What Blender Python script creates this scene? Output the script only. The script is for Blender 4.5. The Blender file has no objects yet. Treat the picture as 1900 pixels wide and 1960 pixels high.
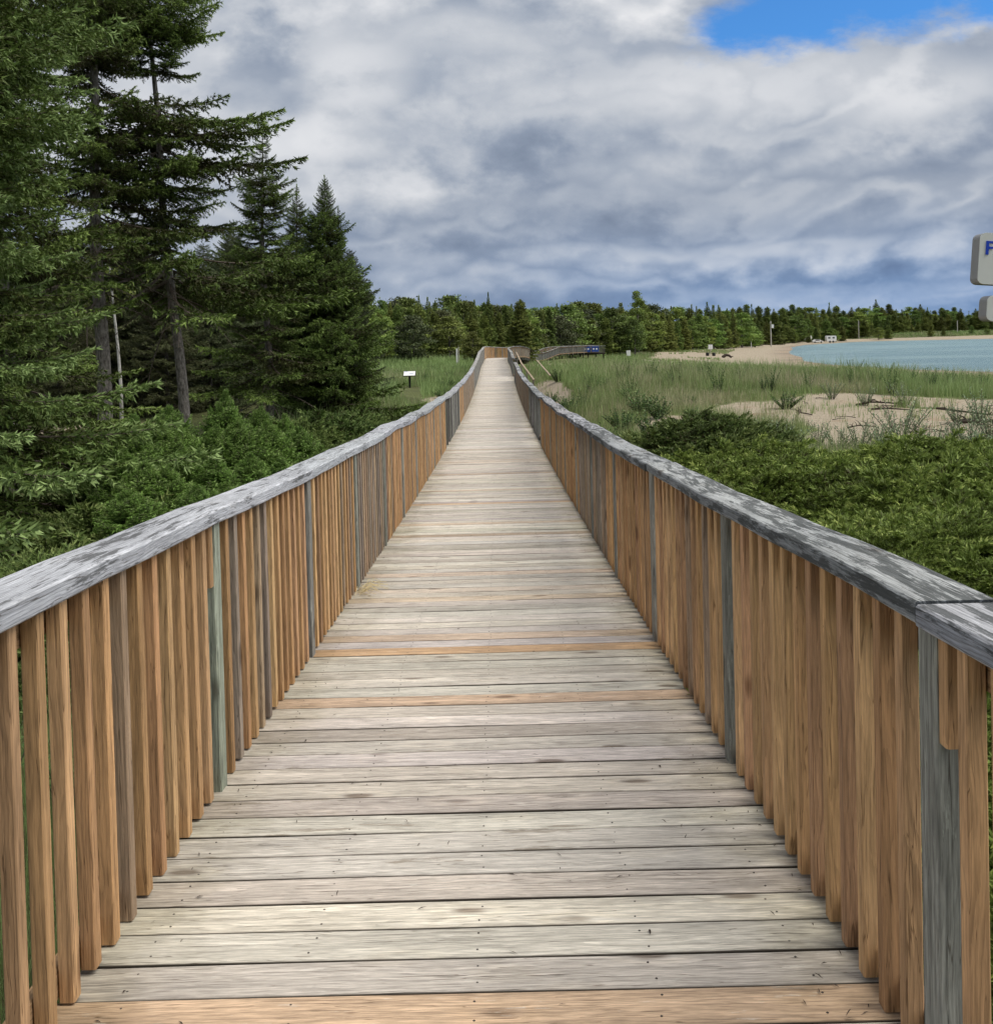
import bpy, math, random
import numpy as np
from mathutils import Matrix, Vector
R = math.radians
sc = bpy.context.scene
COL = sc.collection
CZ = 5.0                                  # camera height over the lake

# ------------------------------------------------------------------ camera
cd = bpy.data.cameras.new('camera'); cam = bpy.data.objects.new('camera', cd); COL.objects.link(cam)
_p = math.atan(41/1900); _r = 0.025
_f = Vector((0, math.cos(_p), -math.sin(_p))); _x = Vector((1, 0, 0)); _u = _x.cross(_f)
_x2 = (_x*math.cos(_r) - _u*math.sin(_r)).normalized(); _u2 = _x2.cross(_f)
cam.matrix_world = Matrix(((_x2.x, _u2.x, -_f.x, 0), (_x2.y, _u2.y, -_f.y, 0), (_x2.z, _u2.z, -_f.z, CZ), (0, 0, 0, 1)))
cd.sensor_fit = 'HORIZONTAL'; cd.sensor_width = 36; cd.lens = 36
cd.shift_y = -(980-691)/1900; cd.clip_start = 0.05; cd.clip_end = 8000
sc.camera = cam
sc.view_settings.view_transform = 'Standard'; sc.view_settings.look = 'None'
sc.view_settings.exposure = 0.0; sc.view_settings.gamma = 1
try:
    sc.cycles.max_bounces = 4; sc.cycles.diffuse_bounces = 3; sc.cycles.use_adaptive_sampling = True; sc.cycles.adaptive_threshold = .03; sc.cycles.transparent_max_bounces = 8; sc.cycles.caustics_reflective = False
except Exception: pass

# ------------------------------------------------------------------ node helper
class NT:
    def __init__(s, tree): s.t = tree; s.N = tree.nodes; s.L = tree.links
    def n(s, typ, **k):
        o = s.N.new(typ)
        for a, v in k.items(): setattr(o, a, v)
        return o
    def put(s, sock, v):
        if isinstance(v, bpy.types.NodeSocket): s.L.new(v, sock)
        elif v is not None:
            if isinstance(v, (tuple, list)) and len(v) == 3 and sock.type == 'RGBA': v = (*v, 1)
            sock.default_value = v
    def m(s, op, a, b=None, c=None, clamp=False):
        o = s.n('ShaderNodeMath', operation=op, use_clamp=clamp)
        s.put(o.inputs[0], a)
        if b is not None: s.put(o.inputs[1], b)
        if c is not None: s.put(o.inputs[2], c)
        return o.outputs[0]
    def vm(s, op, a, b=None):
        o = s.n('ShaderNodeVectorMath', operation=op); s.put(o.inputs[0], a)
        if b is not None: s.put(o.inputs[1], b)
        return o.outputs[0]
    def xyz(s, v): o = s.n('ShaderNodeSeparateXYZ'); s.put(o.inputs[0], v); return o.outputs
    def comb(s, x, y, z): o = s.n('ShaderNodeCombineXYZ'); s.put(o.inputs[0], x); s.put(o.inputs[1], y); s.put(o.inputs[2], z); return o.outputs[0]
    def noise(s, v, scale=1, detail=4, rough=.55, dist=0, dim='3D'):
        o = s.n('ShaderNodeTexNoise', noise_dimensions=dim); s.put(o.inputs['Vector'], v)
        s.put(o.inputs['Scale'], scale); s.put(o.inputs['Detail'], detail); s.put(o.inputs['Roughness'], rough); s.put(o.inputs['Distortion'], dist)
        return o.outputs[0]
    def ss(s, v, a, b, lo=0., hi=1.):
        o = s.n('ShaderNodeMapRange', interpolation_type='SMOOTHSTEP'); s.put(o.inputs[0], v)
        for i, k in enumerate((a, b, lo, hi)): s.put(o.inputs[i+1], k)
        return o.outputs[0]
    def mix(s, f, a, b, blend='MIX'):
        o = s.n('ShaderNodeMix', data_type='RGBA', blend_type=blend); s.put(o.inputs[0], f); s.put(o.inputs[6], a); s.put(o.inputs[7], b)
        return o.outputs[2]
    def ramp(s, f, stops, interp='LINEAR'):
        o = s.n('ShaderNodeValToRGB'); s.put(o.inputs[0], f); cr = o.color_ramp; cr.interpolation = interp
        while len(cr.elements) < len(stops): cr.elements.new(.5)
        for e, (p, c) in zip(cr.elements, stops): e.position = p; e.color = (*c, 1)
        return o.outputs[0]
    def attr(s, name, out='Color'): o = s.n('ShaderNodeAttribute', attribute_name=name); return o.outputs[out]
    def bump(s, h, strength=.3, dist=.01):
        o = s.n('ShaderNodeBump'); s.put(o.inputs['Height'], h); s.put(o.inputs['Strength'], strength); s.put(o.inputs['Distance'], dist); return o.outputs[0]

def srgb(r, g, b):
    f = lambda c: (c/255/12.92) if c/255 <= .04045 else ((c/255+.055)/1.055)**2.4
    return (f(r), f(g), f(b))

# ------------------------------------------------------------------ sky, clouds, sun
SUN_EL, SUN_AZ = 57., 104.           # azimuth from +Y clockwise: behind the camera, to the right
w = bpy.data.worlds.new('World'); sc.world = w; w.use_nodes = True
def make_world():
    t = NT(w.node_tree); t.N.clear()
    out = t.n('ShaderNodeOutputWorld'); bg = t.n('ShaderNodeBackground'); t.L.new(bg.outputs[0], out.inputs[0])
    bg.inputs[1].default_value = 0.1
    sky = t.n('ShaderNodeTexSky', sky_type='NISHITA'); sky.sun_disc = False
    sky.sun_elevation = R(SUN_EL); sky.sun_rotation = R(SUN_AZ)
    sky.air_density = 1.0; sky.dust_density = .3; sky.ozone_density = 3.0
    d = t.n('ShaderNodeTexCoord').outputs['Generated']
    x, y, z = t.xyz(d)
    zc = t.m('MAXIMUM', z, 0.0)
    den = t.m('ADD', zc, 0.085)
    p = t.comb(t.m('DIVIDE', x, den), t.m('DIVIDE', y, den), 0)
    # direction bearings: u = tan(azimuth), v = tan(elevation) in front of the viewer
    ya = t.m('MAXIMUM', t.m('ABSOLUTE', y), .02)
    u = t.m('DIVIDE', x, ya); v = t.m('DIVIDE', z, ya)
    uv = t.comb(u, v, 0)
    warp = t.vm('SCALE', t.vm('SUBTRACT', t.noise_color(uv, 4, 6), (.5, .5, .5))); warp.node.inputs['Scale'].default_value = .07
    uvw = t.vm('ADD', uv, warp)
    uw, vw, _ = t.xyz(uvw)
    ctr = lambda q, k=1.: t.m('MULTIPLY', t.m('SUBTRACT', q, .5), k)
    n1 = t.noise(t.comb(t.m('MULTIPLY', u, 2.6), t.m('MULTIPLY', v, 5.2), 2.3), 1., 3, .5)            # broad masses
    n2 = t.noise(t.comb(t.m('MULTIPLY', u, 7.), t.m('MULTIPLY', v, 10.5), 5.1), 1., 5, .55)            # single heaps
    nf = t.noise(t.comb(t.m('MULTIPLY', uw, 17.), t.m('MULTIPLY', vw, 26.), 8.1), 1., 6, .6)          # wisps
    def billow(vec, sc_):
        o = t.n('ShaderNodeTexVoronoi', feature='SMOOTH_F1'); t.put(o.inputs['Vector'], vec); o.inputs['Scale'].default_value = sc_; o.inputs['Smoothness'].default_value = .5
        o.inputs['Detail'].default_value = 1.0; o.inputs['Roughness'].default_value = .5
        return t.m('SUBTRACT', .55, o.outputs['Distance'])
    vl = t.m('LOGARITHM', t.m('ADD', t.m('MAXIMUM', v, 0.), .035), math.e)
    bil = billow(t.comb(t.m('MULTIPLY', uw, t.ss(v, 0, .3, 20, 9)), t.m('MULTIPLY', vl, 3.4), 0), 1.)
    # successive banks: each darkens to its base and lights up towards its heaped top
    def bank(freq, seed, wn1, wn2, lo_=.72):
        w_ = t.m('ADD', t.m('MULTIPLY', vl, freq), t.m('ADD', ctr(n1, wn1), t.m('ADD', ctr(n2, wn2), t.m('ADD', ctr(nf, .22), t.m('MULTIPLY', bil, .55)))))
        f_ = t.m('FRACT', t.m('ADD', w_, seed))
        rise = t.m('POWER', f_, 1.25)
        return t.m('MULTIPLY', rise, t.ss(f_, lo_, 1., 1, 0))
    s1 = bank(1.7, .15, 2.4, 1.7, .66); s2 = bank(3.2, .6, 3.6, 2.2, .60)
    soft = t.noise(t.comb(t.m('MULTIPLY', u, 3.3), t.m('MULTIPLY', v, 8.), 15.), 1., 3, .5)
    amp = t.ss(soft, .36, .62)
    b = t.m('ADD', t.m('MULTIPLY', t.m('MULTIPLY', t.m('SUBTRACT', s1, .36), .32), t.ss(t.noise(t.comb(t.m('MULTIPLY', u, 3.7), t.m('MULTIPLY', v, 6.), 31.), 1., 3, .5), .34, .6, .25, 1.)), t.m('MULTIPLY', t.m('MULTIPLY', t.m('SUBTRACT', s2, .38), .20), amp))
    b = t.m('MULTIPLY', b, t.ss(v, .0, .09, .45, 1.35))
    b = t.m('ADD', b, t.m('ADD', ctr(n1, .62), t.m('ADD', ctr(n2, .72), t.m('ADD', ctr(nf, .50), t.m('MULTIPLY', bil, .16)))))
    # mean brightness by elevation
    base = t.ramp(t.m('MULTIPLY', vw, 2.5, clamp=True), [(0, (.50,)*3), (.10, (.44,)*3), (.17, (.60,)*3), (.24, (.44,)*3), (.38, (.56,)*3), (.6, (.71,)*3), (1, (.74,)*3)])
    b = t.m('ADD', b, base)
    def blob(b, cx, cy, rx, ry, amt):   # a bank of cloud at view-direction bearings
        dx = t.m('DIVIDE', t.m('SUBTRACT', uw, cx), rx); dy = t.m('DIVIDE', t.m('SUBTRACT', vw, cy), ry)
        q = t.m('ADD', t.m('ADD', t.m('MULTIPLY', dx, dx), t.m('MULTIPLY', dy, dy)), t.m('ADD', ctr(n2, 4.2), ctr(nf, 2.6)))
        g = t.ss(q, -.2, 1.7, amt, 0)
        return t.m('ADD', b, g)
    for (px, py, rx, ry, a) in [(675, 125, 100, 75, .22), (520, 130, 100, 110, -.24), (640, 270, 120, 45, .22), (860, 300, 190, 70, -.17),
                                (1000, 60, 260, 50, .12), (1180, 215, 200, 40, .12), (1560, 180, 330, 70, .20), (1330, 330, 250, 25, .14), (1150, 20, 150, 50, -.10),
                                (900, 430, 330, 45, -.10), (1700, 400, 300, 50, .12), (1050, 490, 330, 20, .15), (1530, 480, 170, 18, .22), (1600, 545, 330, 22, -.12), (300, 300, 250, 260, .16)]:
        b = blob(b, (px-950)/1900, (650-py)/1900, rx/1900, ry/1900, a)
    b = t.m('MAXIMUM', t.m('MINIMUM', b, 1.0), 0.0)
    cool = t.ramp(b, [(0, srgb(118, 131, 152)), (.3, srgb(143, 155, 174)), (.5, srgb(168, 177, 191)), (.7, srgb(196, 201, 209)), (1, srgb(232, 233, 236))])
    blue = t.ramp(b, [(0, srgb(88, 116, 158)), (.3, srgb(112, 142, 184)), (.5, srgb(145, 169, 204)), (.75, srgb(186, 200, 222)), (1, srgb(220, 226, 238))])
    f = t.ss(vw, .0, .15, 1, 0); f = t.m('MULTIPLY', f, t.ss(uw, -.25, .35, .25, 1))
    cloud = t.mix(f, cool, blue)
    # the blue gap: between two cloud edges
    nn = t.m('MULTIPLY', t.m('SUBTRACT', t.noise(t.comb(t.m('MULTIPLY', u, 9), t.m('MULTIPLY', v, 18), 1.), 1.1, 8, .62), .5), .10)
    low = t.m('ADD', t.m('SUBTRACT', v, t.m('ADD', .268, t.m('MULTIPLY', t.m('MAXIMUM', t.m('SUBTRACT', u, .30), 0), .09))), nn)
    lft = t.m('ADD', t.m('SUBTRACT', u, t.m('ADD', .168, t.m('MULTIPLY', t.m('SUBTRACT', v, .29), 1.1))), t.m('MULTIPLY', nn, 1.3))
    gap = t.m('MULTIPLY', t.ss(low, 0, .035), t.ss(lft, 0, .06))
    gap = t.m('MULTIPLY', gap, t.ss(y, 0, .1))
    gap = t.m('MULTIPLY', gap, t.ss(v, .55, .4, .0, 1))
    c10 = t.vm('SCALE', cloud); t.put(c10.node.inputs['Scale'], t.m('ADD', t.ss(y, .15, -.35, 10., 9.), t.m('ADD', t.ss(x, .47, .85, 0., 12.), t.ss(x, -.47, -.85, 0., 7.))))  # clouds out of view on both sides brightened as added fill light
    skyc = t.mix(1., sky.outputs[0], (.50, 1.05, 1.55), 'MULTIPLY')
    fin = t.mix(gap, c10, skyc)
    t.L.new(fin, bg.inputs[0])
def _nc(s, v, scale, detail):
    o = s.n('ShaderNodeTexNoise'); s.put(o.inputs['Vector'], v); s.put(o.inputs['Scale'], scale); s.put(o.inputs['Detail'], detail); return o.outputs[1]
NT.noise_color = _nc
make_world()
try: w.cycles.sampling_method = 'MANUAL'; w.cycles.sample_map_resolution = 512
except Exception: pass
sl = bpy.data.lights.new('sun', 'SUN'); sun = bpy.data.objects.new('sun', sl); COL.objects.link(sun)
sl.energy = 3.6; sl.angle = R(36); sl.color = (1, .95, .87)
sun.rotation_euler = Vector((-math.sin(R(SUN_AZ))*math.cos(R(SUN_EL)), -math.cos(R(SUN_AZ))*math.cos(R(SUN_EL)), -math.sin(R(SUN_EL)))).to_track_quat('-Z', 'Y').to_euler()

# ------------------------------------------------------------------ object helpers
def tag(o, label=None, cat=None, group=None, kind=None):
    if label: o['label'] = label
    if cat: o['category'] = cat
    if group: o['group'] = group
    if kind: o['kind'] = kind
    return o
def empty(name, loc):
    o = bpy.data.objects.new(name, None); o.location = loc; o.empty_display_size = .2; COL.objects.link(o); return o
def link(name, me, parent=None, loc=(0, 0, 0)):
    o = bpy.data.objects.new(name, me); COL.objects.link(o); o.location = loc
    if parent: o.parent = parent
    return o
def copy_tree(o, parent=None):
    c = o.copy(); COL.objects.link(c); c.parent = parent
    for ch in list(o.children): copy_tree(ch, c)
    return c
def mesh_np(name, V, F, mats, attrs=None, midx=None, smooth=False):
    """V (n,3); F list of (k,m) index arrays; attrs: name -> (n,) or (n,3) arrays."""
    V = np.ascontiguousarray(V, dtype=np.float32)
    F = [np.asarray(f, dtype=np.int32) for f in F if len(f)]
    me = bpy.data.meshes.new(name)
    me.vertices.add(len(V)); me.vertices.foreach_set('co', V.ravel())
    li = np.concatenate([f.ravel() for f in F]); cnt = np.concatenate([np.full(len(f), f.shape[1], np.int32) for f in F])
    me.loops.add(len(li)); me.loops.foreach_set('vertex_index', li)
    me.polygons.add(len(cnt)); me.polygons.foreach_set('loop_start', np.concatenate([[0], np.cumsum(cnt)[:-1]]).astype(np.int32))
    if midx is not None: me.polygons.foreach_set('material_index', np.asarray(midx, np.int32))
    me.polygons.foreach_set('use_smooth', np.full(len(cnt), smooth))
    me.update(calc_edges=True)
    for k, a in (attrs or {}).items():
        a = np.asarray(a, np.float32)
        if a.ndim == 1: me.attributes.new(k, 'FLOAT', 'POINT').data.foreach_set('value', a)
        else: me.attributes.new(k, 'FLOAT_VECTOR', 'POINT').data.foreach_set('vector', a.ravel())
    for m in (mats if isinstance(mats, (list, tuple)) else [mats]): me.materials.append(m)
    return me

class Wood:
    """collects boards: extruded, chamfered sections with their own grain coordinates and colour"""
    def __init__(s): s.V = []; s.F4 = []; s.F8 = []; s.wc = []; s.tint = []; s.side = []; s.n = 0; s.mi4 = []; s.mi8 = []
    def board(s, path, a, b, w, h, tint, ch=.004, rng=random, mi=0, taper=None):
        """path (k,3) along the grain, section axes a (width w) and b (height h)"""
        P = np.asarray(path, float); a = np.asarray(a, float); b = np.asarray(b, float)
        hw, hh = w/2, h/2
        sec = [(-hw+ch, -hh), (hw-ch, -hh), (hw, -hh+ch), (hw, hh-ch), (hw-ch, hh), (-hw+ch, hh), (-hw, hh-ch), (-hw, -hh+ch)]
        k = len(P); L = np.concatenate([[0], np.cumsum(np.linalg.norm(np.diff(P, axis=0), axis=1))])
        off = np.array([rng.random()*40, rng.random()*40, rng.random()*40])
        for i in range(k):
            for (x, y) in sec:
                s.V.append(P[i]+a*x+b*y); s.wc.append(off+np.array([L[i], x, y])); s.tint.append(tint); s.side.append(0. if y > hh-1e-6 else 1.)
        for i in range(k-1):
            for j in range(8):
                j2 = (j+1) % 8; o = s.n+i*8
                s.F4.append((o+j, o+j2, o+8+j2, o+8+j)); s.mi4.append(mi)
        s.F8.append(tuple(s.n+j for j in range(7, -1, -1))); s.F8.append(tuple(s.n+(k-1)*8+j for j in range(8))); s.mi8 += [mi, mi]
        s.n += 8*k
    def box(s, lo, hi, tint, grain=2, ch=.003, rng=random, mi=0):
        lo = np.array(lo, float); hi = np.array(hi, float); c = (lo+hi)/2; d = hi-lo
        ax = np.eye(3); o = [i for i in range(3) if i != grain]
        p0 = c.copy(); p1 = c.copy(); p0[grain] = lo[grain]; p1[grain] = hi[grain]
        aa, bb = (o[0], o[1]) if grain != 1 else (o[1], o[0])
        s.board([p0, p1], ax[aa], ax[bb], d[aa], d[bb], tint, ch, rng, mi)
    def build(s, name, mats, parent=None, loc=(0, 0, 0), meshonly=False):
        V = np.array(s.V)-np.array(loc)
        if parent: V = V-np.array(parent.location)
        me = mesh_np(name, V, [np.array(s.F4), np.array(s.F8)], mats, {'wc': np.array(s.wc), 'tint': np.array(s.tint), 'side': np.array(s.side)}, s.mi4+s.mi8)
        if meshonly: return me
        return link(name, me, parent, loc)

def tube(P, rad, seg=8, closed_ends=True):
    P = np.asarray(P, float); k = len(P); rad = np.broadcast_to(rad, (k,))
    T = np.gradient(P, axis=0); T /= np.linalg.norm(T, axis=1)[:, None]+1e-9
    ref = np.where(np.abs(T[:, 2:3]) > .9, np.array([[1., 0, 0]]), np.array([[0, 0, 1.]]))
    A = np.cross(T, ref); A /= np.linalg.norm(A, axis=1)[:, None]+1e-9; B = np.cross(T, A)
    th = np.arange(seg)/seg*2*np.pi
    V = P[:, None]+rad[:, None, None]*(np.cos(th)[None, :, None]*A[:, None]+np.sin(th)[None, :, None]*B[:, None])
    V = V.reshape(-1, 3); i = np.arange(k-1)[:, None]*seg; j = np.arange(seg)[None]; j2 = (j+1) % seg
    F = np.stack([i+j, i+j2, i+seg+j2, i+seg+j], -1).reshape(-1, 4)
    return V, F
def join(parts):
    V = []; F = []; n = 0
    for v, f in parts: V.append(v); F.append(np.asarray(f)+n); n += len(v)
    return np.concatenate(V), np.concatenate(F)
def boxvf(lo, hi):
    x0, y0, z0 = lo; x1, y1, z1 = hi
    V = np.array([(x0, y0, z0), (x1, y0, z0), (x1, y1, z0), (x0, y1, z0), (x0, y0, z1), (x1, y0, z1), (x1, y1, z1), (x0, y1, z1)], float)
    return V, np.array([(3, 2, 1, 0), (4, 5, 6, 7), (0, 1, 5, 4), (1, 2, 6, 5), (2, 3, 7, 6), (3, 0, 4, 7)])

# ------------------------------------------------------------------ materials
def new_mat(name, rough=.8, spec=.25):
    m = bpy.data.materials.new(name); m.use_nodes = True; t = NT(m.node_tree); b = t.N['Principled BSDF']
    b.inputs['Roughness'].default_value = rough; b.inputs['Specular IOR Level'].default_value = spec
    return m, t, b
def wood_mat(name, streak=.45, fine=.3, knots=True, blotch=None, edge=0., bumpd=.004, gs=62, ring=55, ringd=.20, crd=.7):
    m, t, b = new_mat(name, .82, .2)
    wc = t.attr('wc', 'Vector'); tint = t.attr('tint', 'Vector')
    x, y, z = t.xyz(wc)
    # gentle wander of the grain lines
    wob = t.m('MULTIPLY', t.m('SUBTRACT', t.noise(t.comb(t.m('MULTIPLY', x, 1.6), t.m('MULTIPLY', y, 5), t.m('MULTIPLY', z, 5)), 1, 3), .5), .035)
    y2 = t.m('ADD', y, wob); z2 = t.m('ADD', z, wob)
    g1 = t.noise(t.comb(t.m('MULTIPLY', x, 2.2), t.m('MULTIPLY', y2, gs), t.m('MULTIPLY', z2, gs)), 1, 6, .68)
    g2 = t.noise(t.comb(t.m('MULTIPLY', x, 13), t.m('MULTIPLY', y2, 190), t.m('MULTIPLY', z2, 190)), 1, 3, .6)
    rn = t.noise(t.comb(t.m('MULTIPLY', x, .9), t.m('MULTIPLY', y, 7), t.m('MULTIPLY', z, 7)), 1, 3, .5)
    rv = t.m('FRACT', t.m('ADD', t.m('MULTIPLY', t.m('ADD', y2, z2), ring), t.m('ADD', t.m('MULTIPLY', rn, 9), t.m('MULTIPLY', g2, .35))))
    rl = t.ss(rv, .55, .98, 1., 1-ringd)
    g0 = t.noise(t.comb(t.m('MULTIPLY', x, 1.1), t.m('MULTIPLY', y, 6), t.m('MULTIPLY', z, 6)), 1, 4, .6)
    k = t.m('MULTIPLY', t.ss(g1, .28, .72, 1-streak, 1+streak*.45), t.ss(g2, .25, .75, 1-fine, 1+fine*.5))
    k = t.m('MULTIPLY', t.m('MULTIPLY', k, t.ss(g0, .2, .8, .78, 1.2)), rl)
    col = t.vm('SCALE', tint); t.put(col.node.inputs['Scale'], k)
    h = g1
    if knots:
        vo = t.n('ShaderNodeTexVoronoi', feature='F1', distance='EUCLIDEAN'); t.put(vo.inputs['Vector'], t.comb(t.m('MULTIPLY', x, 2.4), t.m('MULTIPLY', y2, 6.5), t.m('MULTIPLY', z2, 6.5))); vo.inputs['Scale'].default_value = 1
        dk = vo.outputs['Distance']
        rnd = t.xyz(vo.outputs['Color'])[0]
        kn = t.m('MULTIPLY', t.ss(dk, .09, .20, 1, 0), t.m('GREATER_THAN', rnd, .5))
        col = t.mix(t.m('MULTIPLY', kn, .75), col, t.mix(1., col, (.30, .24, .20), 'MULTIPLY'))
        ring = t.m('MULTIPLY', t.m('MULTIPLY', t.ss(dk, .18, .25, 0, 1), t.ss(dk, .25, .40, 1, 0)), t.m('GREATER_THAN', rnd, .5))
        col = t.mix(t.m('MULTIPLY', ring, .35), col, t.mix(1., col, (1.25, 1.22, 1.15), 'MULTIPLY'))
    cr = t.noise(t.comb(t.m('MULTIPLY', x, 1.2), t.m('MULTIPLY', y2, 60), t.m('MULTIPLY', z2, 60)), 1, 2, .4)
    crk = t.m('MAXIMUM', t.ss(t.m('ABSOLUTE', t.m('SUBTRACT', cr, .37)), .0, .014, 1, 0), t.ss(t.m('ABSOLUTE', t.m('SUBTRACT', cr, .655)), .0, .012, 1, 0))
    col = t.mix(t.m('MULTIPLY', crk, crd), col, t.mix(1., col, (.28, .24, .2), 'MULTIPLY'))
    if blotch:
        thr, dark, lite = blotch
        nb = t.noise(t.comb(t.m('MULTIPLY', x, 3.2), t.m('MULTIPLY', y2, 24), t.m('MULTIPLY', z2, 24)), 1, 9, .72)
        nb2 = t.noise(t.comb(t.m('MULTIPLY', x, .7), t.m('MULTIPLY', y, 1.5), t.m('MULTIPLY', z, 1.5)), 1, 3, .5)
        s_ = t.m('ADD', nb, t.m('MULTIPLY', t.m('SUBTRACT', nb2, .5), .45))
        col = t.mix(t.m('MULTIPLY', t.ss(s_, thr, thr+.07), .80), col, dark)
        nl = t.noise(t.comb(t.m('ADD', t.m('MULTIPLY', x, 5), 9), t.m('MULTIPLY', y, 40), t.m('MULTIPLY', z, 40)), 1, 6, .7)
        col = t.mix(t.m('MULTIPLY', t.ss(nl, .60, .68), .5), col, lite)
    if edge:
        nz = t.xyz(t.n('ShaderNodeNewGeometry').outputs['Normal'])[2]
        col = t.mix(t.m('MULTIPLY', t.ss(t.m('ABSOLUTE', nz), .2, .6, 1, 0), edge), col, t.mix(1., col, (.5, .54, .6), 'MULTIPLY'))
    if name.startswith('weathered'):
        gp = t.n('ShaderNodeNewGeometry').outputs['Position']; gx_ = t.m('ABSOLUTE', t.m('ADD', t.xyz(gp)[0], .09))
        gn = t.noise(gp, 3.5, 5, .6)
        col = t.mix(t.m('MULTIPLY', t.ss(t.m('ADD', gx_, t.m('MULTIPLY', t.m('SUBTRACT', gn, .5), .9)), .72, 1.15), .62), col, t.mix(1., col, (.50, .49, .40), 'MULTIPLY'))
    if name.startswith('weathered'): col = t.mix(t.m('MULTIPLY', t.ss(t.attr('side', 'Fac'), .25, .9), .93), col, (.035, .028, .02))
    t.L.new(col, b.inputs['Base Color'])
    hh = t.m('SUBTRACT', t.m('ADD', g1, t.m('MULTIPLY', g2, .4)), t.m('MULTIPLY', crk, .6))
    hh = t.m('ADD', hh, t.m('MULTIPLY', rl, .6))
    t.L.new(t.bump(hh, .7, bumpd), b.inputs['Normal'])
    return m
M = {}
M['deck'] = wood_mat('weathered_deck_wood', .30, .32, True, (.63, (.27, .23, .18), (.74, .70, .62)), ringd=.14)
M['cedar'] = wood_mat('brown_cedar', .34, .18, True, None)
M['post'] = wood_mat('grey_green_post_wood', .45, .3, True, (.64, (.05, .05, .045), (.42, .45, .4)))
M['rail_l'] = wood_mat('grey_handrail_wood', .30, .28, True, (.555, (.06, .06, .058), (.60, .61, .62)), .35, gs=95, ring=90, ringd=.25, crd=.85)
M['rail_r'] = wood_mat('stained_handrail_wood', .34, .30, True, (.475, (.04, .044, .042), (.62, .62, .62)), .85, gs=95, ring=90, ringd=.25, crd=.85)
def plain(name, col, rough=.6, spec=.3, var=.15, scale=8):
    m, t, b = new_mat(name, rough, spec)
    co = t.n('ShaderNodeTexCoord').outputs['Object']
    n = t.noise(co, scale, 5)
    t.L.new(t.mix(n, tuple(c*(1-var) for c in col), tuple(min(1, c*(1+var)) for c in col)), b.inputs['Base Color'])
    return m
M['nail'] = plain('rusty_nail_heads', (.05, .04, .035), .6)
M['white'] = plain('white_paint', (.78, .78, .76), .5)
M['black'] = plain('black_metal', (.015, .015, .016), .5)
M['signface'] = plain('sign_face', (.60, .61, .57), .35, .4, .05, 30)
M['signside'] = plain('sign_shell', (.24, .235, .23), .45, .4, .1, 3)
M['blueink'] = plain('blue_lettering', (.012, .05, .42), .4)
M['bluepaint'] = plain('blue_paint', (.03, .08, .33), .5)
M['pole'] = plain('pole_wood', (.42, .40, .35), .8)
M['drift'] = plain('driftwood', (.055, .042, .034), .9, .1, .3, 20)
M['darkglass'] = plain('dark_window', (.02, .022, .025), .15, .5)
M['straw'] = plain('dry_straw', (.55, .45, .25), .8)
def bark_mat(name, c1, c2, sc_=1.):
    m, t, b = new_mat(name, .95, .1)
    co = t.n('ShaderNodeTexCoord').outputs['Object']; x, y, z = t.xyz(co)
    n = t.noise(t.comb(t.m('MULTIPLY', x, 22*sc_), t.m('MULTIPLY', y, 22*sc_), t.m('MULTIPLY', z, 9*sc_)), 1, 6, .65)
    t.L.new(t.ramp(n, [(.3, c1), (.52, tuple((a+b_)/2 for a, b_ in zip(c1, c2))), (.68, c2)]), b.inputs['Base Color'])
    t.L.new(t.bump(n, .9, .03), b.inputs['Normal'])
    return m
M['bark'] = bark_mat('spruce_bark', (.05, .043, .037), (.25, .23, .205))
M['deadtwig'] = bark_mat('dead_twigs', (.055, .043, .034), (.15, .125, .105))
M['birch'] = bark_mat('birch_bark', (.16, .15, .14), (.74, .73, .69), .25)
def leaf_mat(name, stops, rough=.6, objvar=.25, trans=.0):
    m, t, b = new_mat(name, rough, .22)
    a = t.attr('tone', 'Fac')
    oi = t.n('ShaderNodeObjectInfo').outputs['Random']
    co = t.n('ShaderNodeTexCoord').outputs['Object']
    n = t.noise(co, 1.1, 4, .6)
    f = t.m('ADD', a, t.m('MULTIPLY', t.m('SUBTRACT', n, .5), .55), clamp=True)
    c = t.ramp(f, stops)
    hs = t.n('ShaderNodeHueSaturation'); t.put(hs.inputs['Hue'], t.m('ADD', .5-.02*objvar*2, t.m('MULTIPLY', oi, .04*objvar*2))); t.put(hs.inputs['Value'], t.m('ADD', 1-objvar*.5, t.m('MULTIPLY', t.m('FRACT', t.m('MULTIPLY', oi, 7.3)), objvar)))
    t.put(hs.inputs['Color'], c)
    t.L.new(hs.outputs[0], b.inputs['Base Color'])
    if trans:
        tr = t.n('ShaderNodeBsdfTranslucent'); t.L.new(hs.outputs[0], tr.inputs[0])
        mx = t.n('ShaderNodeMixShader'); mx.inputs[0].default_value = trans
        t.L.new(b.outputs[0], mx.inputs[1]); t.L.new(tr.outputs[0], mx.inputs[2]); t.L.new(mx.outputs[0], t.N['Material Output'].inputs[0])
    return m
M['spruce'] = leaf_mat('spruce_needles', [(0, (.038, .030, .012)), (.35, (.050, .062, .014)), (.62, (.080, .125, .024)), (1, (.23, .32, .08))], objvar=.12, trans=.12)
M['spruce_blue'] = leaf_mat('grey_green_spruce_needles', [(0, (.045, .036, .012)), (.35, (.065, .082, .018)), (.62, (.110, .165, .038)), (1, (.28, .38, .14))], objvar=.06, trans=.15)
M['young'] = leaf_mat('young_spruce_needles', [(0, (.055, .08, .018)), (.4, (.105, .185, .034)), (.75, (.19, .32, .065)), (1, (.38, .50, .18))], objvar=.1, trans=.2)
M['far'] = leaf_mat('far_conifer_needles', [(0, (.07, .08, .022)), (.5, (.145, .185, .045)), (1, (.27, .33, .09))], objvar=.6, trans=.15)
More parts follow.
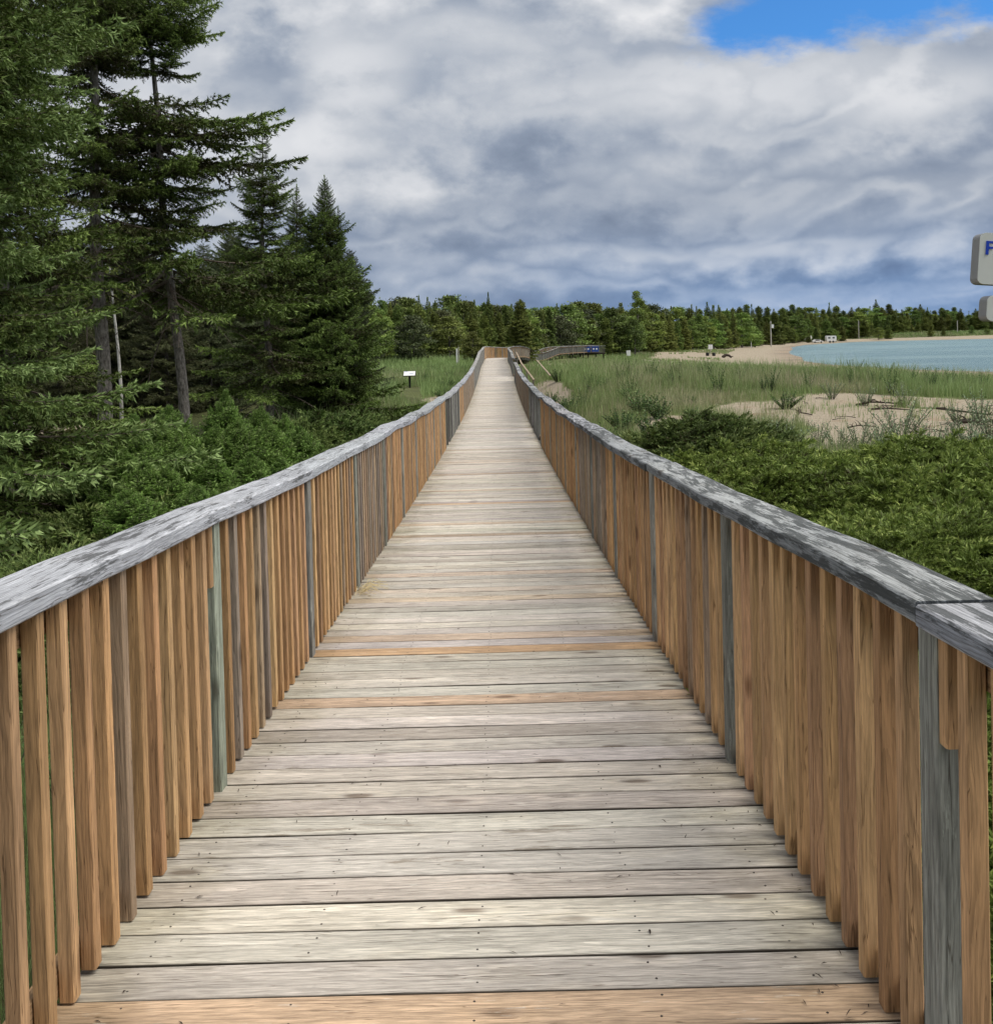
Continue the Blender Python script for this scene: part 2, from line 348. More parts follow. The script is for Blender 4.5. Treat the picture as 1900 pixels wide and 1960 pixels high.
M['pine'] = leaf_mat('pine_needles', [(0, (.055, .058, .030)), (.5, (.090, .105, .045)), (1, (.14, .17, .075))], objvar=.5, trans=.12)
M['decid'] = leaf_mat('broad_leaves', [(0, (.08, .11, .025)), (.5, (.165, .235, .05)), (1, (.28, .38, .09))], objvar=.5, trans=.25)
M['juniper'] = leaf_mat('juniper_needles', [(0, (.055, .050, .014)), (.35, (.095, .13, .024)), (.7, (.155, .22, .040)), (1, (.33, .39, .10))], objvar=.2, trans=.15)
M['juniper_dark'] = leaf_mat('dark_juniper_needles', [(0, (.065, .045, .022)), (.35, (.058, .085, .022)), (.7, (.095, .15, .034)), (1, (.20, .25, .08))], objvar=.2, trans=.12)
M['grass'] = leaf_mat('dune_grass_blades', [(0, (.46, .40, .27)), (.3, (.29, .32, .15)), (.6, (.21, .30, .10)), (1, (.32, .43, .17))], objvar=.1, trans=.3)
M['willow'] = leaf_mat('silvery_willow_leaves', [(0, (.09, .13, .06)), (.5, (.15, .21, .11)), (1, (.27, .34, .21))], objvar=.3, trans=.2)
M['weed'] = leaf_mat('leafy_plants', [(0, (.07, .075, .035)), (.4, (.055, .11, .03)), (.8, (.10, .18, .05)), (1, (.30, .33, .12))], objvar=.3, trans=.2)

# ------------------------------------------------------------------ the walk: profile and path
PY_ = [-3, 0, 8, 14, 22, 30, 38, 47.5, 55, 62, 72, 85, 97, 105, 120, 139, 150, 163, 175]
PZ_ = [-1.50, -1.645, -2.01, -2.22, -2.43, -2.57, -2.64, -2.60, -2.48, -2.33, -2.02, -1.96, -1.80, -1.95, -2.45, -3.05, -2.5, -2.45, -2.45]
def _spl(xq):
    xs = np.array(PY_); ys = np.array(PZ_); m = np.gradient(ys, xs)
    xq = np.clip(xq, xs[0], xs[-1]); i = np.clip(np.searchsorted(xs, xq)-1, 0, len(xs)-2); h = xs[i+1]-xs[i]; s = (xq-xs[i])/h
    return (2*s**3-3*s**2+1)*ys[i]+(s**3-2*s**2+s)*h*m[i]+(-2*s**3+3*s**2)*ys[i+1]+(s**3-s**2)*h*m[i+1]
def dz(y): return float(_spl(np.float64(y)))+CZ
def cx(y): return -0.11+0.04*min(1, max(0, (y-20)/40))
HW = 1.07
LPATH = [(-HW+cx(y), y) for y in np.arange(-1.2, 88.1, 1.0)]+[(-1.10, 92), (-.98, 96), (-.72, 100), (-.2, 103.2), (.55, 105), (1.3, 107), (2.0, 111), (2.9, 119), (3.9, 128), (4.6, 137), (6.0, 144), (8.6, 152.5), (12, 159), (16.2, 165)]
RPATH = [(HW+cx(y), y) for y in np.arange(-1.2, 88.1, 1.0)]+[(1.15, 91), (1.5, 94), (2.1, 98), (2.9, 105), (3.9, 117), (4.9, 127), (5.6, 134), (6.9, 140), (9.4, 150), (12.8, 157), (16.8, 163)]
class Path:
    def __init__(s, pts):
        s.P = np.array(pts, float); s.L = np.concatenate([[0], np.cumsum(np.linalg.norm(np.diff(s.P, axis=0), axis=1))])
    def at(s, d):
        x = np.interp(d, s.L, s.P[:, 0]); y = np.interp(d, s.L, s.P[:, 1]); e = .4
        x2 = np.interp(d+e, s.L, s.P[:, 0]); y2 = np.interp(d+e, s.L, s.P[:, 1]); x1 = np.interp(d-e, s.L, s.P[:, 0]); y1 = np.interp(d-e, s.L, s.P[:, 1])
        t = np.array([x2-x1, y2-y1]); t /= np.linalg.norm(t)+1e-9
        return np.array([x, y]), t
LP, RP = Path(LPATH), Path(RPATH)

def pick(rng, opts): return opts[rng.randrange(len(opts))]
def jit(rng, c, a=.08):
    k = 1+rng.uniform(-a, a)*1.5; return tuple(max(0, v*k*(1+rng.uniform(-a, a)*.2)) for v in c)

# deck -----------------------------------------------------------------------
def build_deck():
    rng = random.Random(3)
    root = empty('boardwalk', (0, 0, dz(0)-.1))
    tag(root, 'long weathered grey plank boardwalk running straight ahead between two wooden railings', 'boardwalk')
    W = Wood()
    greys = [(.59, .535, .465), (.625, .57, .495), (.54, .485, .42), (.63, .575, .485), (.59, .54, .49), (.535, .48, .41), (.655, .60, .515), (.61, .555, .49)]
    orange = (.56, .35, .185)
    y = .95; i = 0; pitch = .163
    ys = []
    while y < 100: ys.append(y); y += pitch
    # rows seen in the photograph as newer, orange boards
    def row_of(py): # picture row (1900 wide) -> distance
        return min(ys, key=lambda q: abs(650+(-(dz(q)-CZ))*1900/q-py))
    new = {row_of(1940): .7, row_of(1333): .6, row_of(1240): .85, row_of(962): .7, row_of(1132): .3}
    for y in ys:
        z = dz(y); s = (dz(y+.05)-dz(y-.05))/.1; n = math.hypot(1, s)
        tn = np.array([0, 1/n, s/n]); up = np.array([0, -s/n, 1/n])
        t = jit(rng, pick(rng, greys), .10)
        if y in new: k = new[y]; t = tuple(a*(1-k)+b*k for a, b in zip(t, orange))
        elif rng.random() < .05: t = tuple(a*.6+b*.4 for a, b in zip(t, orange))
        c = cx(y); sk = rng.uniform(-.002, .002); dzz = rng.uniform(-.0015, .0015)
        xl = c-HW-.05-rng.uniform(0, .02); xr = c+HW+.05+rng.uniform(0, .02)
        if y < 30:
            k = 9; P = []
            ph = rng.random()*6; am = rng.uniform(.0, .002)
            for q in range(k):
                f = q/(k-1); P.append((xl+(xr-xl)*f, y+sk*(f-.5)*2+am*math.sin(ph+f*7), z-.019+dzz+am*math.cos(ph+f*5)))
        else: P = [(xl, y, z-.019), (xr, y, z-.019)]
        W.board(P, tn, up, pitch-rng.uniform(.007, .011), .038, t, .0045, rng)
        if y < 16:
            for nx in (-.95, -.48, .02, .50, .93):
                for q in (-.042, .042):
                    X = c+nx+rng.uniform(-.012, .012); Y = y+q+rng.uniform(-.006, .006)
                    zz = dz(y)+(Y-y)*s+dzz-.0003
                    W.board([(X, Y, zz), (X, Y, zz+.0012)], (1, 0, 0), (0, 1, 0), .0075, .0065, (.15, .13, .11), .003, rng, 1)
    # the stretch beyond the bend: planks laid across between the two paths
    for f in np.linspace(0, 1, 330):
        a, _ = LP.at(89+f*(LP.L[-1]-90)); b, _ = RP.at(89+f*(RP.L[-1]-90))
        if f > .0 and (a[1] < 88): continue
        z = dz((a[1]+b[1])/2)
        d = np.array([b[0]-a[0], b[1]-a[1], 0]); d /= np.linalg.norm(d); tn = np.array([-d[1], d[0], 0])
        W.board([(a[0], a[1], z-.019-.0002*(int(f*330) % 2)), (b[0], b[1], z-.019-.0002*(int(f*330) % 2))], tn, (0, 0, 1), .25, .038, jit(rng, pick(rng, greys)), .004, rng)
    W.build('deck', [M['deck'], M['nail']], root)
    # joists and supports below
    B = Wood()
    for xo in (-1.0, -.35, .35, 1.0):
        P = [(cx(q)+xo, q, dz(q)-.14) for q in np.arange(.6, 100, 1.0)]
        B.board(P, (1, 0, 0), (0, 0, 1), .045, .18, (.16, .14, .11), .003, rng)
    B.build('joists', M['deck'], root)
    for q in np.arange(89, 165, 4.2):
        for pth in (LP, RP):
            a, tt = pth.at(q+1.2); z = dz(a[1]); S = Wood()
            S.box((a[0]-.07, a[1]-.07, z-2.0), (a[0]+.07, a[1]+.07, z-.24), (.15, .13, .10), 2, .004, rng)
            S.build('support_post', M['deck'], root)
build_deck()

RAILH = 1.165; RT = .060
def build_railing(side, path, first_post, label, rail_mat, ranges):
    """side -1 left, +1 right (the side away from the walk)"""
    rng = random.Random(11 if side < 0 else 23)
    RAILH, RT = (1.165, .060) if side < 0 else (1.130, .053)
    root = empty('railing', (path.P[0][0], 0, dz(0)))
    tag(root, label, 'railing')
    d0 = 1.2      # path distance of y = 0
    end = path.L[-1]
    cedar = [(.50, .30, .145), (.46, .27, .13), (.55, .345, .175), (.43, .26, .14), (.51, .315, .155)]
    dull = [(.31, .235, .165), (.29, .235, .185), (.35, .25, .165)]
    grey = [(.22, .215, .20), (.26, .255, .235), (.19, .185, .17)]
    def face(d): return path.at(d)
    post_ds = []; d = d0+first_post
    while d < end-.1: post_ds.append(d); d += 2.03
    if end-post_ds[-1] > .6: post_ds.append(end-.06)
    gap = ranges.get('gap')
    far_from = 92
    def zt(d, y): # top of the rail, a little uneven as in old timber
        k = 0.012*math.sin(d*1.7+side)+.010*math.sin(d*.63)
        return dz(y)+RAILH+(k if d > 12 else k*.4)
    ingap = lambda d: gap and gap[0] < d-d0 < gap[1]
    # posts
    for i, d in enumerate(post_ds):
        if ingap(d): continue
        p, t = face(d); n = np.array([t[1], -t[0]])*side
        c = p+n*.040; a3 = np.array([t[0], t[1], 0]); n3 = np.array([n[0], n[1], 0])
        Wp = Wood(); z0 = dz(p[1])-.0; z1 = zt(d, p[1])-RT-.002
        tint = jit(rng, pick(rng, [(.27, .275, .23), (.25, .25, .225), (.30, .295, .25)]), .1)
        if d-d0 < 5 and side < 0: tint = (.30, .33, .26)
        Wp.board([(c[0], c[1], z0-.25), (c[0], c[1], z0+.35), (c[0], c[1], z1)], a3, n3, .088, .088, tint, .006, rng)
        Wp.build('post', M['post'], root)
    # balusters
    bal = []; pit = .1418
    d = post_ds[0]-.1643
    while d > d0+.75: bal.append(d); d -= pit
    for p0, p1 in zip(post_ds[:-1], post_ds[1:]):
        nb = max(1, int(round((p1-p0-.088-.0988)/(pit if p0 < 60 else .165)))); st = (p1-p0-.2)/(nb)
        bal += [p0+.1+st*(j+.5) for j in range(nb)]
    bal = sorted(q for q in bal if not ingap(q))
    rest = Wood()
    nshown = 0
    for d in bal:
        p, t = face(d); n = np.array([t[1], -t[0]])*side
        yy = d-d0
        c = p+n*.0215
        a3 = np.array([t[0], t[1], 0]); n3 = np.array([n[0], n[1], 0])
        if any(a < yy < b for a, b in ranges['grey']): tint = jit(rng, pick(rng, grey), .14)
        elif any(a < yy < b for a, b in ranges['dull']): tint = jit(rng, pick(rng, dull), .14)
        elif yy < 4.2: tint = jit(rng, pick(rng, dull if (side < 0 and 2.95 < yy < 3.2) else cedar), .12)
        else: tint = jit(rng, pick(rng, cedar if rng.random() < .88 else dull), .12)
        if 22.3 < yy < 30.5 and rng.random() < .5: continue
        z0 = dz(p[1])+.004+rng.uniform(0, .014); z1 = zt(d, p[1])-RT-.003
        wd = .043+rng.uniform(-.001, .002)
        lean = rng.uniform(-.003, .003)
        Wb = Wood() if (d-d0 > 1.0 and nshown < 100) else rest
        Wb.board([(c[0], c[1]+lean, z0), (c[0], c[1], z0+.4), (c[0], c[1]-lean*.5, z1)], a3, n3, wd, wd, tint, .0035, rng)
        if Wb is not rest: Wb.build('baluster', M['cedar'], root); nshown += 1
    o = rest.build('baluster', M['cedar'], root); o['kind'] = 'stuff'
    d = post_ds[0]-.068; p, t = face(d); n = np.array([t[1], -t[0]])*side; c = p+n*.0215; z1 = zt(d, p[1])-RT-.003
    Ws = Wood(); Ws.board([(c[0], c[1], z1-.25), (c[0], c[1], z1)], np.array([t[0], t[1], 0]), np.array([n[0], n[1], 0]), .040, .040, (.50, .30, .15), .004, rng); Ws.build('short_block', M['cedar'], root)
    # horizontal rails behind the balusters
    def run(off, zoff, w, h, tint, name, mat, ds0, ds1, step=1.0):
        P = []; d = ds0
        ds = list(np.arange(ds0, ds1, step))+[ds1]
        for d in ds:
            p, t = face(d); n = np.array([t[1], -t[0]])*side; c = p+n*off; P.append((c[0], c[1], dz(p[1])+zoff if zoff < .5 else zt(d, p[1])-(RAILH-zoff)))
        Wr = Wood(); tt = np.array(P[-1])-np.array(P[0]); a = np.array([tt[1], -tt[0], 0])*side; a = a/np.linalg.norm(a)
        Wr.board(P, a if side > 0 else a, (0, 0, 1), w, h, tint, .004, rng); Wr.build(name, mat, root)
    segs = [(d0+.2, end)] if not gap else [(d0+.2, d0+gap[0]), (d0+gap[1], end)]
    for s0, s1 in segs:
        bends = [s0]+[q for q in (90.5, 97, 101, 106, 112, 140, 150) if s0+1 < q < s1-1]+[s1]
        for q0, q1 in zip(bends[:-1], bends[1:]):
            run(.0640, RAILH-.110, .036, .088, (.33, .20, .10), 'top_rail', M['cedar'], q0, q1)
            run(.0640, .06, .036, .088, (.30, .19, .10), 'bottom_rail', M['cedar'], q0, q1)
    # handrail boards
    marks = [post_ds[0]-2.03 if side < 0 else post_ds[0]-2.6]
    if side > 0: marks.append(post_ds[0])
    i = 1 if side < 0 else 2
    while i < len(post_ds):
        if post_ds[i] > marks[-1]+1: marks.append(post_ds[i])
        i += 2 if post_ds[i]-d0 < 88 else 1
    marks.append(end+.03)
    for m0, m1 in zip(marks[:-1], marks[1:]):
        if gap:
            if gap[0] < m0-d0 < gap[1]: m0 = d0+gap[1]
            if gap[0] < m1-d0 < gap[1]: m1 = d0+gap[0]
            if m1-m0 < .3: continue
        tint = jit(rng, (.44, .45, .465) if side < 0 else (.42, .425, .43), .10)
        if m0-d0 > 50: tint = jit(rng, (.40, .39, .36), .1)
        off = .072+rng.uniform(-.008, .008); dzj = rng.uniform(-.004, .004) if m0-d0 < 20 else rng.uniform(-.012, .012)
        P = []; last = None
        for d in np.linspace(m0+.003, m1-.003, max(3, int((m1-m0)/.35))):
            p, t = face(d); n = np.array([t[1], -t[0]])*side; c = p+n*off
            P.append((c[0], c[1], zt(d, p[1])-RT/2+dzj+.003*math.sin(d*5.1)))
        tt = np.array(P[-1])-np.array(P[0]); a = np.array([tt[1], -tt[0], 0]); a = a/np.linalg.norm(a)
        Wh = Wood(); Wh.board(P, a, (0, 0, 1), .190+rng.uniform(-.004, .004), RT, tint, .006, rng); Wh.build('handrail', rail_mat, root)
build_railing(-1, LP, 4.10, 'wooden railing on the left of the boardwalk, under the dark spruces', M['rail_l'], dict(grey=[(22.3, 30.5), (50, 92)], dull=[(8.2, 10.5), (34, 50), (115, 200)]))
build_railing(1, RP, 2.235, 'wooden railing on the right of the boardwalk, beside the juniper and dunes', M['rail_r'], dict(grey=[(22.3, 30.5), (52, 92), (118, 200)], dull=[(9, 12), (30, 52), (92, 118)], gap=(57.5, 62.0)))

# ------------------------------------------------------------------ ground
WATER = np.array([(67, 226), (60, 195), (53, 172), (50, 150), (51, 125), (58, 104), (72, 88), (95, 76), (150, 62), (300, 40), (1500, -100), (1500, 330), (600, 385), (400, 415), (290, 428), (216, 432), (178, 450), (160, 442), (118, 380), (98, 330), (86, 288), (75, 255)], float)
def sdist(X, Y):
    """signed distance to the shoreline, positive on land"""
    X = np.asarray(X, float); Y = np.asarray(Y, float); d2 = np.full(X.shape, 1e18); ins = np.zeros(X.shape, bool)
    n = len(WATER)
    for i in range(n):
        a = WATER[i]; b = WATER[(i+1) % n]; e = b-a; L = e@e
        t = np.clip(((X-a[0])*e[0]+(Y-a[1])*e[1])/L, 0, 1)
        dx = X-a[0]-t*e[0]; dy = Y-a[1]-t*e[1]; d2 = np.minimum(d2, dx*dx+dy*dy)
        c = (a[1] > Y) != (b[1] > Y)
        with np.errstate(divide='ignore', invalid='ignore'): xi = a[0]+(Y-a[1])*e[0]/(e[1] if e[1] else 1e-9)
        ins ^= c & (X < xi)
    d = np.sqrt(d2); return np.where(ins, -d, d)
def sst(x, a, b): t = np.clip((x-a)/(b-a), 0, 1); return t*t*(3-2*t)
_rs = np.random.RandomState(5)
_W = [(_rs.uniform(-1, 1), _rs.uniform(-1, 1), _rs.uniform(0, 6.28)) for _ in range(24)]
def wav(X, Y, s):
    r = 0
    for i, (a, b, c) in enumerate(_W): r = r+np.sin((a*X+b*Y)/s*(1+i*.15)+c)/(1+i*.15)
    return r/6
def ground(X, Y):
    X = np.asarray(X, float); Y = np.asarray(Y, float)
    d = sdist(X, Y)
    h = -5+3.1*sst(d, -4, 74)
    h = np.where(d < 0, -5-.4*np.clip(-d/8, 0, 4), h)
    h = h+.12*sst(d, 5, 25)*wav(X, Y, 9)+.05*wav(X+40, Y, 2.2)*sst(d, 3, 12)
    h = h-.62*sst(Y, 40, 52)*sst(Y, 100, 82)*sst(X, -1.8, -4)*sst(X, -30, -18)
    # hollow with open sand in front of the dune crest
    near = np.exp(-(((Y-22)/15)**2)**2)*sst(X, -60, 2)
    h = h-.42*near
    h = h-.25*sst(X, 0, -6)*np.exp(-((Y-25)/40)**2)
    # the dune falls away towards the right end of the crest
    h = h-(.27*sst(X, 9, 14)+.55*sst(X, 14, 22))*np.exp(-((Y-47)/26)**2)
    h = h+.16*wav(X, Y*1.4, 4.5)*sst(Y, 26, 34)*sst(X, 1.5, 5)*sst(Y, 110, 80)
    deck = _spl(np.clip(Y, 0, 175)); k = np.exp(-(np.maximum(np.abs(X+.1)-1.2, 0)/2.2)**2)*sst(Y, 112, 96)
    h = h*(1-k)+np.minimum(h, deck-.75)*k
    # farther walk: keep the land under the deck
    xs = np.interp(Y, [88, 105, 134, 150, 163], [0, 2.5, 4.8, 9, 16])
    k2 = np.exp(-(np.maximum(np.abs(X-xs)-1.6, 0)/2.5)**2)*sst(Y, 88, 96)*sst(Y, 185, 172)
    h = h*(1-k2)+np.minimum(h, deck-.7)*k2
    return h+CZ
def gz(x, y): return float(ground(np.array([x]), np.array([y]))[0])
def sand_mask(X, Y):
    d = sdist(X, Y)
    m = sst(d, 34+10*wav(X, Y, 30), 26+10*wav(X, Y, 30))                  # the beach
    a = sst(X+.8*np.sin(Y*.7), 6.0, 8.0)*sst(Y, 17.5, 20)*sst(Y+1.5*np.sin(X*.9), 36, 32)                # bare hollow beyond the juniper
    a = a*sst(wav(X*.8, Y*1.3, 2.3)+.55, -.25, .15)
    b = np.exp(-((X+2.6)/1.0)**2-((Y-47)/6)**2)*1.0                       # patch left of the walk
    c = np.exp(-((X-2.6)/.9)**2-((Y-50)/12)**2)*1.1
    c2 = np.exp(-((X-6)/3.)**2-((Y-92)/9)**2)*1.0
    e = np.exp(-((X+12.6)/1.6)**2-((Y-30)/2.5)**2)*1.2
    f = np.exp(-((X-4.6)/1.3)**2-((Y-27)/3)**2)*.8
    return np.clip(np.maximum.reduce([m, a, b, c, c2, e, f]), 0, 1)
def build_ground():
    def axis(lo, hi, n, c, s):
        a = np.arcsinh((lo-c)/s); b = np.arcsinh((hi-c)/s); return c+s*np.sinh(np.linspace(a, b, n))
    gx = axis(-1500, 1500, 460, 6, 14); gy = axis(-60, 2500, 520, 18, 22)
    X, Y = np.meshgrid(gx, gy); Z = ground(X, Y)
    V = np.stack([X, Y, Z], -1).reshape(-1, 3); nx = len(gx); ny = len(gy)
    i = np.arange(ny-1)[:, None]*nx+np.arange(nx-1)[None]; F = np.stack([i, i+1, i+nx+1, i+nx], -1).reshape(-1, 4)
    sm = sand_mask(X, Y).ravel(); wet = sst(sdist(X, Y), 7, 0).ravel()
    m, t, b = new_mat('dune_ground', .95, .1)
    co = t.n('ShaderNodeNewGeometry').outputs['Position']
    s = t.attr('sand', 'Fac'); wt = t.attr('wet', 'Fac')
    n1 = t.noise(co, .9, 6, .6); n2 = t.noise(co, 6, 6, .65); n3 = t.noise(co, .05, 5, .6)
    sand = t.mix(n2, (.26, .215, .155), (.42, .36, .27))
    sand = t.mix(t.ss(n1, .55, .72), sand, (.30, .22, .15))
    sand = t.mix(t.ss(t.noise(co, 22, 3, .6), .62, .70, 0, .7), sand, (.16, .12, .085))
    wetc = t.mix(t.ss(t.noise(t.vm('MULTIPLY', co, (.02, .12, 1)), 1, 5, .6), .45, .6), (.30, .235, .17), (.17, .14, .11))
    sand = t.mix(t.m('MULTIPLY', wt, .85), sand, wetc)
    soil = t.mix(n2, (.045, .05, .022), (.11, .115, .05)); soil = t.mix(t.ss(n3, .4, .6), soil, t.mix(n2, (.10, .13, .045), (.19, .21, .085)))
    f = t.ss(t.m('ADD', s, t.m('MULTIPLY', t.m('SUBTRACT', n1, .5), .7)), .38, .55)
    t.L.new(t.mix(f, soil, sand), b.inputs['Base Color'])
    x, y, z = t.xyz(co)
    rip = t.noise(t.comb(t.m('MULTIPLY', x, 3), t.m('MULTIPLY', y, 3), t.m('MULTIPLY', z, 3)), 1.4, 6, .6)
    t.L.new(t.bump(t.m('ADD', rip, n2), .8, .10), b.inputs['Normal'])
    o = link('ground', mesh_np('ground', V, [F], m, {'sand': sm, 'wet': wet}, smooth=True)); o['kind'] = 'structure'
    # lake
    m, t, b = new_mat('lake_water', .12, .5)
    co = t.n('ShaderNodeNewGeometry').outputs['Position']; x, y, z = t.xyz(co)
    n = t.noise(t.comb(t.m('MULTIPLY', x, .02), t.m('MULTIPLY', y, .05), 0), 1, 4)
    t.L.new(t.mix(t.ss(n, .42, .58), (.115, .20, .215), (.175, .27, .275)), b.inputs['Base Color'])
    wv = t.noise(t.comb(t.m('MULTIPLY', x, .5), t.m('MULTIPLY', y, 1.1), 0), 1.6, 6, .65)
    t.L.new(t.bump(wv, .9, .6), b.inputs['Normal'])
    b.inputs['Roughness'].default_value = .35; b.inputs['Specular IOR Level'].default_value = .35
    V, F = np.array([(30, -120, 0), (1600, -120, 0), (1600, 600, 0), (30, 600, 0)], float), np.array([[0, 1, 2, 3]])
    o = link('lake', mesh_np('lake', V, [F], m)); o['kind'] = 'structure'
build_ground()

# ------------------------------------------------------------------ foliage kit
RS = np.random.RandomState(42)
def needle_tris(P, D, ln, wd, n_per=2, spread=.75, rs=RS):
    """tufts at points P along directions D: thin triangles leaning outwards and forwards"""
    P = np.repeat(P, n_per, 0); D = np.repeat(D, n_per, 0); N = len(P)
    r = rs.normal(size=(N, 3)); r -= (r*D).sum(1)[:, None]*D; r /= np.linalg.norm(r, axis=1)[:, None]+1e-9
    dirn = D+r*spread; dirn /= np.linalg.norm(dirn, axis=1)[:, None]
    sd = np.cross(dirn, rs.normal(size=(N, 3))); sd /= np.linalg.norm(sd, axis=1)[:, None]+1e-9
    L = ln*rs.uniform(.7, 1.3, (N, 1))
    return np.stack([P-sd*wd/2, P+sd*wd/2, P+dirn*L], 1)
def twig_points(p0, d0, L, step, droop=0., rs=RS):
    k = max(2, int(L/step)); s = (np.arange(k)+rs.uniform(0, .5))/k*L
    P = p0+np.outer(s, d0); P[:, 2] += droop*s*s
    return P, np.repeat(d0[None], k, 0), s/L
def spruce_branch(L, rs, lat_step=.11, step=.045, ln=.05, wd=.018, sub=True, curve=(-.25, .32), bare=.12, n_per=2, latfac=.36, dead=0.):
    """one bough along +x; returns needle triangles, tone, and wood strips"""
    tris = []; tone = []; wood = []
    ks = np.linspace(0, 1, 9); main = np.stack([ks*L, 0*ks, (curve[0]*ks+curve[1]*ks**2)*L], 1)
    main[:, 1] += .03*L*np.sin(ks*5+rs.uniform(0, 6))
    wood.append((main, np.linspace(.014, .004, 9)*L**.5))
    def at(f): return np.array([np.interp(f, ks, main[:, i]) for i in range(3)])
    def tw(p, d, l, t0):
        P, D, s = twig_points(p, d, l, step, rs=rs); D = D+0
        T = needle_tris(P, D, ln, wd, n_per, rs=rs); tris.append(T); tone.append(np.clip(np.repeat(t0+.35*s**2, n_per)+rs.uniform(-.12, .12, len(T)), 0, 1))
    f = bare; side = 1
    while f < 1:
        p = at(f); side = -side
        l = L*latfac*(1-f)**.75*min(1, .35+f*2.2)*rs.uniform(.7, 1.2)+.07
        ang = R(rs.uniform(42, 62)); t = at(min(1, f+.03))-at(f-.02); t /= np.linalg.norm(t)
        d = np.array([t[0]*math.cos(ang), side*math.sin(ang), t[2]*math.cos(ang)+rs.uniform(-.42, .12)]); d /= np.linalg.norm(d)
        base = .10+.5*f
        if rs.rand() >= dead: tw(p, d, l, base)
        wood.append((np.array([p, p+d*l*.8]), np.array([.005, .002])))
        if sub and l > .14:
            q = .06; s2 = 1
            while q < l:
                s2 = -s2; dd = d*math.cos(.75)+np.cross(d, [0, 0, 1])*s2*math.sin(.75); dd[2] += rs.uniform(-.75, .15); dd /= np.linalg.norm(dd)
                l2 = (l-q)*.5+.04
                if rs.rand() >= dead: tw(p+d*q, dd, l2, base+.15*(q/l))
                q += lat_step*.8
        f += lat_step/L*rs.uniform(.8, 1.2)*.5
    P, D, s = twig_points(at(.55), (at(1)-at(.55))/np.linalg.norm(at(1)-at(.55)), L*.47, step*.7, rs=rs)
    P = np.array([at(.55+.45*q) for q in s]); T = needle_tris(P, D, ln, wd, n_per+1, rs=rs); tris.append(T); tone.append(np.clip(np.repeat(.6+.4*s, n_per+1), 0, 1))
    wv = []; wf = []; n = 0
    for (pp, rr) in wood:
        v, ff = tube(pp, rr, 3); wv.append(v); wf.append(ff+n); n += len(v)
    return np.concatenate(tris), np.concatenate(tone), np.concatenate(wv), np.concatenate(wf)
def rotz(a): c, s = math.cos(a), math.sin(a); return np.array([[c, -s, 0], [s, c, 0], [0, 0, 1.]])
def roty(a): c, s = math.cos(a), math.sin(a); return np.array([[c, 0, s], [0, 1, 0], [-s, 0, c.real]])
def rotx(a): c, s = math.cos(a), math.sin(a); return np.array([[1, 0, 0], [0, c, -s], [0, s, c]])
class Tree:
    def __init__(s): s.T = []; s.tone = []; s.WV = []; s.WF = []; s.n = 0
    def add(s, tpl, M3, off, dt=0.):
        T, tn, wv, wf = tpl
        s.T.append(T.reshape(-1, 3)@M3.T+off); s.tone.append(np.clip(tn+dt, 0, 1)); s.WV.append(wv@M3.T+off); s.WF.append(wf+s.n); s.n += len(wv)
    def foliage(s, name, mat):
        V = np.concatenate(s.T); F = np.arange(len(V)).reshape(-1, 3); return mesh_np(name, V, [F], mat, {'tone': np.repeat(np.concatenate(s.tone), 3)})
    def twigs(s, name, mat): return mesh_np(name, np.concatenate(s.WV), [np.concatenate(s.WF)], mat)
TPL = {}
def templates(key, n, **k):
    if key not in TPL: TPL[key] = [spruce_branch(rs=np.random.RandomState(100+i), **k) for i in range(n)]
    return TPL[key]
templates('near', 5, L=2.2, lat_step=.15, step=.045, ln=.072, wd=.028, n_per=3, latfac=.38)
templates('mid', 5, L=2.4, lat_step=.16, step=.055, ln=.085, wd=.034, n_per=3, latfac=.38)
templates('sparse', 4, L=2.4, lat_step=.18, step=.06, ln=.08, wd=.030, n_per=3, latfac=.36, dead=.35, bare=.35)
templates('dead', 3, L=1.8, lat_step=.25, step=.2, ln=.05, wd=.006, n_per=1, dead=.93, bare=.1, curve=(-.1, -.2))
templates('young', 4, L=.8, lat_step=.075, step=.026, ln=.046, wd=.017, n_per=2, latfac=.42, curve=(.15, .25), bare=.05)
templates('low', 4, L=2.0, lat_step=.34, step=.15, ln=.26, wd=.14, n_per=3, latfac=.42, sub=False, curve=(-.1, .15))
